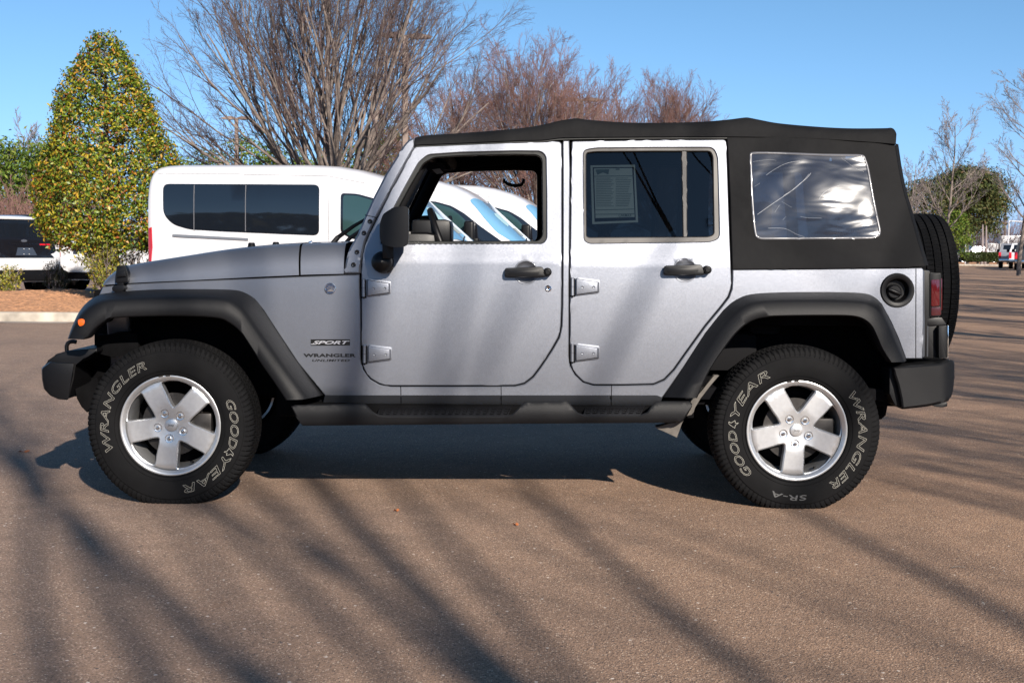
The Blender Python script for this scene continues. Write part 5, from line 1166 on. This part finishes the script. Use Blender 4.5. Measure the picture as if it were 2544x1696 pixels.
def van(label, x, y, rz):
    t = thing('van', label, 'van', (x, y, 0), rz, 'white passenger vans parked in a row')
    sh = Shell([(0, 2.36), (.03, 2.42), (.08, 2.47), (.18, 2.505), (.5, 2.52), (2.6, 2.52), (3.0, 2.495), (3.35, 2.44), (3.7, 2.34), (3.95, 2.22), (4.12, 2.10), (4.25, 1.98), (4.95, 1.36), (5.05, 1.30), (5.45, 1.18), (5.65, 1.08), (5.76, .92), (5.80, .7)],
               [(0, .95), (.05, .985), (.15, 1.0), (4.4, 1.0), (5.0, .97), (5.5, .88), (5.72, .78), (5.8, .70)], 5.8, .38, 1.0, lambda x: float(np.interp(x, [0, 3, 3.9, 4.3, 5.0, 5.8], [7, 6.5, 5.5, 4.2, 3.6, 4])))
    xs = [0, .015, .04, .08, .14, .25, .5, 1, 1.5, 2, 2.5, 2.8]+list(np.linspace(3.0, 5.8, 34))
    b = sh.mesh(xs).build('body', M['white'], t, 50)
    for far in (False, True):
        MB().bm(sh.panel([(.26, 2.20), (2.80, 2.19), (2.80, 1.40), (1.60, 1.44), (.70, 1.48), (.42, 1.56), (.27, 1.72)], .006, r=.10, far=far, th=.02, edge=.004)).build('side_window', M['van_glass'], t, 40)
        dm = MB()
        for xx in (.77, 1.61): dm.bm(sh.panel([(xx, 2.18), (xx+.012, 2.18), (xx+.012+.0, 1.46), (xx, 1.46)], .0075, r=0, far=far))
        dm.build('window_joint', M['car_seam'], t, 0)
        wn = MB().bm(sh.panel([(3.14, 2.06), (3.40, 2.05), (3.70, 1.97), (3.93, 1.84), (4.20, 1.63), (4.62, 1.34), (4.64, 1.26), (3.9, 1.26), (3.30, 1.36), (3.14, 1.45)], .006, r=.06, far=far, th=.02, edge=.004)).build('door_window', M['car_black'], t, 40)
        MB().bm(sh.panel([(3.18, 2.03), (3.40, 2.02), (3.68, 1.94), (3.88, 1.79), (4.00, 1.66), (4.0, 1.30), (3.30, 1.39), (3.18, 1.47)], .0085, r=.05, far=far)).build('window_glass', M['cab_glass'] if not far else M['van_glass'], wn, 40)
        MB().bm(sh.panel([(.42, 1.405), (.46, 1.41), (1.66, 1.355), (1.66, 1.315), (.46, 1.365), (.42, 1.37)], .02, r=.01, far=far, th=.02, edge=.005)).build('slide_rail', M['rail'], t, 40)
        se = MB()
        for poly in ([(2.95, 2.3), (2.958, 2.3), (2.958, .6), (2.95, .6)], [(4.30, 1.25), (4.308, 1.25), (4.308, .62), (4.30, .62)], [(1.55, 2.44), (1.555, 2.35), (2.9, 2.33), (3.5, 2.22), (3.5, 2.212), (2.9, 2.322), (1.55, 2.342)], [(.15, 2.36), (1.5, 2.362), (1.5, 2.355), (.15, 2.353)]):
            se.bm(sh.panel(poly, .002, r=0, far=far))
        se.build('body_seam', M['car_seam'], t, 0)
        MB().bm(sh.panel([(-.0, 1.50), (.075, 1.52), (.085, 1.2), (.06, .98), (.0, .98)], .012, r=.01, far=far, th=.03, edge=.005)).build('tail_lamp', M['car_red'], t, 40)
        MB().bm(sh.panel([(.3, .55), (5.0, .55), (5.0, .42), (.3, .42)], .015, r=.02, far=far, th=.03, edge=.006)).build('sill_strip', M['plastic'], t, 40)
        g = 1 if far else -1
        mm = MB().bm(box(3.98, 4.16, min(g*1.12, g*1.34), max(g*1.12, g*1.34), 1.32, 1.70, .05, 3)); mm.bm(box(4.05, 4.2, min(g*.92, g*1.15), max(g*.92, g*1.15), 1.30, 1.40, .02)); mm.build('door_mirror', M['plastic'], t, 40)
        for xx in (1.05, 4.80):
            V, Fc = lathe([(-.02, .01), (-.02, .41), (.02, .42)], 32); MB().add([(a+xx, g*(1.0)+b*(-g)*-1, c+.37) for a, b, c in V], Fc).build('wheel_arch', M['gap'], t, 40)
            simple_wheel(t, xx, g*.90, .36, .235, out=g)
        MB().bm(sh.panel([(5.30, 1.12), (5.62, .98), (5.66, .80), (5.35, .82)], .008, r=.04, far=far, th=.02)).build('headlamp', M['chrome'], t, 40)
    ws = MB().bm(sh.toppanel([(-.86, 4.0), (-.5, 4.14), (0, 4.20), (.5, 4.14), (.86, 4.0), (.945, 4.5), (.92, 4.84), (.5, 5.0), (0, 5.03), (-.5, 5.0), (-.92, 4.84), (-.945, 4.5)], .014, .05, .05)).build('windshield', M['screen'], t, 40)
    MB().bm(sh.toppanel([(-.62, 4.40), (-.22, 4.40), (-.22, 4.62), (-.62, 4.66)], .018, .05, .08)).build('seat_view', M['screen_pale'], ws, 40)
    MB().bm(sh.toppanel([(-.30, 4.70), (.06, 4.70), (.06, 4.86), (-.30, 4.86)], .018, .05, .01)).build('dashboard_paper', M['paper'], ws, 40)
    wi = MB(); wi.add(*tube([(5.0, -.6, sh.up(5.0, -.6)+.03), (4.93, -.1, sh.up(4.93, -.1)+.03)], .012, 6)); wi.build('wiper', M['plastic'], ws)
    MB().bm(box(-.10, .02, -.9, .9, .42, .62, .03)).build('rear_bumper', M['plastic'], t, 40); MB().bm(box(5.72, 5.84, -.78, .78, .40, .66, .04)).build('front_bumper', M['plastic'], t, 40)
    MB().bm(box(-.03, .03, -.10, .10, 2.0, 2.06, .01)).build('rear_door_hinge', M['white'], t, 40)
    return t, sh
YAW = R_(-8)
v0, vsh = van('white passenger van nearest behind the silver car, its whole dark window strip showing', *at(371, 21.35)[:2], YAW)
def shift_van(px, Y): return at(px, Y)[:2]
for k, lab in ((1, 'second white van in the row, its blue windshield seen through the open car window'), (2, 'third white van in the row, farthest right through the open car window')):
    c = copy_tree(v0); c['label'] = lab; c.location = (v0.location.x+1.02*k, v0.location.y+3.1*k, 0)
# move van so that its near side (local -y) sits on the traced line
for o in [x for x in bpy.data.objects if x.name.startswith('van') and x.parent is None]: o.location.y += 1.0; o.location.x += .11
# -------- suv
def suv(label, loc, rz, H=1.9, L=5.2, W_=1.0, group='white cars on the left'):
    t = thing('parked_car', label, 'car', loc, rz, group); k = H/1.9
    sh = Shell([(0, 1.0*k), (.05, 1.12*k), (.28, 1.80*k), (.36, 1.86*k), (.6, 1.895*k), (2.4, 1.90*k), (3.0, 1.84*k), (3.25, 1.76*k), (3.95, 1.24*k), (4.1, 1.19*k), (4.9, 1.08*k), (5.1, .95*k), (5.2, .7)],
               [(0, W_*.93), (.15, W_*.98), (.4, W_), (4.6, W_*.99), (5.0, W_*.9), (5.2, W_*.8)], L, .34, 1.18*k, lambda x: float(np.interp(x, [0, .3, 3.2, 3.9, 5.2], [3.6, 3.4, 3.2, 3.6, 4])))
    sh.mesh([0, .02, .05, .1, .16, .22, .28, .34, .42, .6, 1, 1.5, 2, 2.4]+list(np.linspace(2.7, 5.2, 26))).build('body', M['white'], t, 50)
    for far in (False, True):
        g = 1 if far else -1
        wd_ = MB().bm(sh.panel([(.42, 1.66*k), (.9, 1.74*k), (2.4, 1.76*k), (2.9, 1.70*k), (3.2, 1.58*k), (3.62, 1.24*k), (3.55, 1.19*k), (.42, 1.24*k)], .006, .15, r=.04, far=far, th=.02)).build('side_window', M['van_glass'], t, 40)
        pm = MB()
        for xx in (1.15, 2.25): pm.bm(sh.panel([(xx, 1.73*k), (xx+.07, 1.73*k), (xx+.07, 1.22*k), (xx, 1.22*k)], .010, .15, r=0, far=far))
        pm.build('door_post', M['car_black'], wd_, 40)
        MB().bm(sh.panel([(.6, .60), (1.4, .60), (1.5, .54), (3.7, .54), (3.8, .60), (4.5, .6), (4.5, .36), (.6, .36)], .012, .2, r=.03, far=far, th=.03)).build('lower_cladding', M['plastic'], t, 40)
        sm_ = MB()
        for xx in (1.25, 2.3, 3.45): sm_.bm(sh.panel([(xx, 1.2*k), (xx+.008, 1.2*k), (xx+.008, .6), (xx, .6)], .002, .15, r=0, far=far))
        sm_.build('door_seam', M['car_seam'], t, 0)
        for xx in (1.35, 2.4): MB().bm(sh.panel([(xx, 1.03*k), (xx+.22, 1.03*k), (xx+.22, 1.0*k), (xx, 1.0*k)], .03, .1, r=.008, far=far, th=.03)).build('door_handle', M['plastic'], t, 40)
        mm = MB().bm(box(3.35, 3.5, min(g*1.02, g*1.22), max(g*1.02, g*1.22), 1.16*k, 1.32*k, .03)); mm.bm(box(3.36, 3.5, min(g*.9, g*1.06), max(g*.9, g*1.06), 1.14*k, 1.2*k, .01)); mm.build('door_mirror', M['car_black'], t, 40)
        for xx in (.98, 4.20):
            V, Fc = lathe([(-.015*-g, .01), (-.015*-g, .44), (.03, .45)], 32); MB().add([(a+xx, g*W_*.985+b, c+.38) for a, b, c in V], Fc).build('wheel_arch', M['gap'], t, 40)
            simple_wheel(t, xx, g*(W_-.13), .38, .27, out=g)
        MB().bm(box(.55, 2.6, min(g*.62, g*.66), max(g*.62, g*.66), 1.885*k, 1.935*k, .015)).build('roof_rail', M['car_black'], t, 40)
        MB().bm(sheet([(g*.93, .92*k), (g*.985, .92*k), (g*.975, 1.22*k), (g*.90, 1.36*k), (g*.875, 1.36*k), (g*.935, 1.20*k)], [], lambda y, z: Vector((-.03+.10*abs(y)**6+max(0, z-1.0*k)*.30, y*W_, z)), .1, .05, .004, thv=(1, 0, 0))).build('tail_lamp', M['car_red'], t, 40)
    rmap = lambda o: (lambda y, z: Vector((-o+.10*abs(y)**6+max(0, z-1.0*k)*.33, y*W_, z)))
    MB().bm(sheet(rnd([(-.95, .90*k), (-.8, .86*k), (.8, .86*k), (.95, .90*k), (.96, 1.2*k), (.88, 1.38*k), (-.88, 1.38*k), (-.96, 1.2*k)], .03), [], rmap(.018), .12, .2, .004, thv=(1, 0, 0))).build('rear_panel', M['car_black'], t, 40)
    MB().bm(sheet(rnd([(-.86, 1.37*k), (.86, 1.37*k), (.70, 1.79*k), (-.70, 1.79*k)], .05), [], rmap(.022), .12, .2, .004, thv=(1, 0, 0))).build('rear_window', M['van_glass'], t, 40)
    MB().bm(sheet([(-.72, 1.20*k), (-.40, 1.20*k), (-.40, 1.235*k), (-.72, 1.235*k)], [], rmap(.026), .12, .01, 0, thv=(1, 0, 0))).build('rear_lamp_bar', M['car_red'], t, 40)
    pl = MB().bm(sheet([(-.28, .96*k), (.28, .96*k), (.20, 1.14*k), (-.20, 1.14*k)], [], rmap(.021), .12, .0, 0, thv=(1, 0, 0))); plo = pl.build('plate_recess', mat('plate_recess', (.03, .04, .06), .4), t, 0)
    for yy in (-.07, .07):
        for zz in (.99*k, 1.11*k): MB().bm(box(-.034, -.022, yy-.008, yy+.008, zz-.008, zz+.008, 0)).build('plate_screw', M['white'], plo, 0)
    MB().bm(box(.22, .50, -.68, .68, 1.80*k, 1.86*k, .02)).build('roof_spoiler', M['white'], t, 40)
    MB().bm(box(-.10, .10, -.88, .88, .62, .90*k, .04)).build('rear_bumper', M['white'], t, 40); MB().bm(box(-.07, .12, -.86, .86, .36, .62, .03)).build('bumper_skirt', M['plastic'], t, 40)
    MB().bm(sh.toppanel([(-.66, 3.32), (.66, 3.32), (.80, 3.90), (-.80, 3.90)], .008, .1, .05)).build('windshield', M['screen'], t, 40)
    return t, rmap, k
hd = math.degrees(math.atan2(.62, -.79))
c1, rm, kk = suv('white car cut by the left picture edge, dark rear window and tail facing the camera', (-11.60, 32.2, 0), R_(hd), 1.93, group='white cars on the left')
tx = MB(); V, Fc, _ = text2d('EXPEDITION', 0, .01, space=1.25); tx.add([rm(.028)(-(a-.5)*-.80*-1*-1, 1.21*kk+.032*b) for a, b in V], Fc); tx.build('tailgate_lettering', M['chrome'], c1, 0)
ov = MB(); V, Fc = lathe([(0, .001), (0, .055)], 24, 'x'); ov.add([(rm(.028)(0, 1.30*kk).x+a, b*1.5, c*.55+1.30*kk) for a, b, c in V], Fc); ov.build('tailgate_badge', mat('badge_dark', (.12, .13, .16), .3, .5), c1, 0)
c2, _, _ = suv('white car seen side-on between the left-hand tail and the loose shrub', (at(118, 34.3)[0]+4.20, 35.4, 0), math.pi, 1.80)
# -------- far right vehicles
def pickup(label, loc, rz, body, group, box_back=False, H=1.95):
    t = thing('parked_truck', label, 'truck', loc, rz, group)
    MB().bm(prism([(0, -.98, .62), (5.6, -.98, .62), (5.65, -.95, 1.05), (4.1, -.97, 1.22), (3.5, -.80, H), (2.1, -.80, H), (1.75, -.97, 1.30), (0, -.98, 1.30)],
                  [(0, .98, .62), (5.6, .98, .62), (5.65, .95, 1.05), (4.1, .97, 1.22), (3.5, .80, H), (2.1, .80, H), (1.75, .97, 1.30), (0, .98, 1.30)], .05)).build('body', body, t, 40)
    for g in (-1, 1):
        yw = lambda z: g*(.97-.17*max(0, (z-1.24)/(H-1.24))+.008)
        q = [(2.15, 1.34), (3.85, 1.30), (3.42, H-.12), (2.25, H-.12)]; MB().bm(prism([(x, yw(z), z) for x, z in q], [(x, yw(z)-g*.02, z) for x, z in q], 0)).build('side_window', M['van_glass'], t, 0)
        MB().bm(box(-.02, .06, min(g*.80, g*.99), max(g*.80, g*.99), .80, 1.26, .02)).build('tail_lamp', M['car_red'], t, 40)
        for xx in (1.15, 4.65): simple_wheel(t, xx, g*.86, .39, .27, out=g)
        MB().bm(box(3.6, 3.75, min(g*1.0, g*1.22), max(g*1.0, g*1.22), 1.25, 1.5, .03)).build('door_mirror', M['plastic'], t, 40)
    q = [(1.82, -.72, 1.38), (1.82, .72, 1.38), (2.03, .66, H-.12), (2.03, -.66, H-.12)]; MB().add([(x-.02, y, z) for x, y, z in q], [(0, 1, 2, 3)]).build('rear_window', M['van_glass'], t, 0)
    MB().bm(box(-.16, .02, -.95, .95, .50, .72, .03)).build('rear_bumper', M['chrome'], t, 40)
    return t
M['silver_truck'] = mat('silver_truck_paint', (.30, .31, .34), .35, .5, coat=.5)
M['grey_paint'] = mat('dark_grey_paint', (.03, .032, .036), .3, coat=.5)
g1 = 'trucks parked on the right edge'
pickup('silver pickup with large red tail lamps, farthest of the trucks parked at the right edge', (at(2512, 106)[0], 106, 0), R_(69), M['silver_truck'], g1)
pickup('white pickup cut by the right edge, beside the silver one', (at(2552, 100)[0], 101, 0), R_(69), M['white'], g1)
pickup('nearest truck at the right edge, dark with a bright bumper', (at(2556, 93)[0], 93, 0), R_(69), M['grey_paint'], g1)
pickup('white pickup facing left beyond the clipped far hedge', (at(2475, 150)[0]+1.2, 152, 0), math.pi, M['white'], 'vehicles beyond the far hedge')
pickup('dark grey truck beyond the far hedge, left of the white pickup', (at(2445, 150)[0]+1.2, 156, 0), math.pi, M['grey_paint'], 'vehicles beyond the far hedge', H=1.75)
bt_ = thing('box_truck', 'white box truck above the parked trucks at the right edge', 'truck', (at(2505, 170)[0], 170, 0))
MB().bm(box(-1.6, 3.6, -1.2, 1.2, 1.0, 3.35, .05)).build('cargo_box', M['white'], bt_, 40); MB().bm(box(-3.2, -1.7, -1.05, 1.05, .6, 2.4, .2)).build('cab', M['white'], bt_, 40)
for xx in (-2.5, 2.4):
    for g in (-1, 1): simple_wheel(bt_, xx, g*.95, .45, .28, out=g)
MB().bm(box(-3.0, 3.5, -.5, .5, .5, 1.0, .03)).build('chassis', M['under'], bt_, 40)
up_ = thing('utility_pole', 'thin wooden utility pole standing behind the white box truck', 'pole', at(2493, 185)); MB().add(*tube([(0, 0, 0), (0, 0, 9.2)], [.16, .12], 8)).build('pole', M['bark'], up_); MB().bm(box(-1.0, 1.0, -.06, .06, 8.4, 8.55, .01)).build('crossarm', M['bark'], up_)
gp = thing('goal_frame', 'white pipe frame standing up behind the white box truck', 'frame', at(2502, 160))
MB().add(*tube([(0, 0, 0), (0, 0, 5.0)], .07, 8)).build('post', M['white'], gp); MB().add(*tube([(0, 0, 4.95), (3.2, 0, 4.85)], .06, 8)).build('crossbar', M['white'], gp)
sg = thing('marker_post', 'short white marker post behind the left end of the far hedge', 'post', at(2398, 132)); MB().bm(box(-.12, .12, -.05, .05, 0, 2.0, .02)).build('post', M['white'], sg)
# ================================================================ trees the photo shows by their shadows and reflections
gsh = 'bare trees casting shadows from behind the camera'; lsh = 'bare tree behind the camera, known only by its streaked shadows in front of the car'
s1 = vase_tree('shade_tree', lsh, (11.2, -13.0, 0), 14, 13.5, 8, 2.4, .12, (2, 36), 'twig', (3, 3, 3, 0), .17, .009, gsh)
vase_tree('shade_tree', lsh, (5.4, -11.2, 0), 19, 13.5, 6, 2.6, .12, (2, 19), 'twig', (2, 3, 4, 0), .2, .006, gsh)
vase_tree('shade_tree', lsh, (11.8, -2.4, 0), 15, 10.0, 16, 2.2, .10, (6, 56), 'twig', (6, 5, 4, 0), .25, .008, gsh)
s2 = upright_tree('row_tree', 'bare tree right of the frame, known only by its striped road shadow', (12.9, 14.5, 0), 61, 9.5, .21, 'twig_grey', (22, 6, 3, 0), .012, 'bare trees whose shadows stripe the road', .2)
for i, y in enumerate((9.0, 17.5, 20.5, 24.0, 26.5, 29.5, 32.5, 35.5, 38.0, 42.0, 45.0, 49.5, 55.0, 61.0, 67.0, 74.0, 82.0, 90.0)):
    c = copy_tree(s2); c.location = (12.9+(y-14.5)*.37+.5*math.sin(i*2.1), y, 0); c.rotation_euler = (0, 0, i*1.3)
rg = np.random.default_rng(77); n = 9000; x = rg.uniform(-150, 150, n); hh = 5.2+1.6*np.sin(x*.09)+1.2*np.sin(x*.23+1); C = np.stack([x, -75+rg.normal(size=n)*2.5, hh*rg.random(n)**.8], -1)
V, Q = leaves_np(C, np.tile([0, 1., .2], (n, 1)), 2.2, .6, rg, .6); tag(np_mesh('far_woodland', V, Q, M['pine2'], None), kind='stuff')
# fallen leaves
M['dry'] = mat('dry_leaf', (.32, .10, .03), .8)
for i, (px, Y, lab) in enumerate(((52, 7.9, 'small orange fallen leaf on the asphalt left of the front tyre'), (985, 6.2, 'tiny reddish leaf on the asphalt between the two wheels'), (1285, 5.9, 'tiny reddish leaf lying right of the middle of the asphalt'))):
    x, y, _ = at(px, Y); rg = np.random.default_rng(i); s_ = .030 if i == 0 else .012
    mb = MB(); r = [(math.cos(a)*s_*(1+.35*math.sin(3*a+i)), math.sin(a)*s_*.6*(1+.3*math.cos(2*a)), .006+.006*math.sin(2*a)) for a in [2*math.pi*k/12 for k in range(12)]]
    mb.add([(0, 0, .004)]+r, [(0, 1+k, 1+(k+1) % 12) for k in range(12)]); o = mb.build('fallen_leaf', M['dry'], None, 60); o.location = (x, y, .002); tag(o, lab, 'leaf', None)
tw = MB().add(*tube([(0, 0, .006), (.03, .004, .010), (.055, -.004, .006)], [.0018, .0016, .001], 6)); o = tw.build('fallen_twig', M['bark_dark'], None); o.location = at(2385, 5.15)[:2]+(0,); tag(o, 'short dark fallen twig on the asphalt below the spare tyre', 'twig')
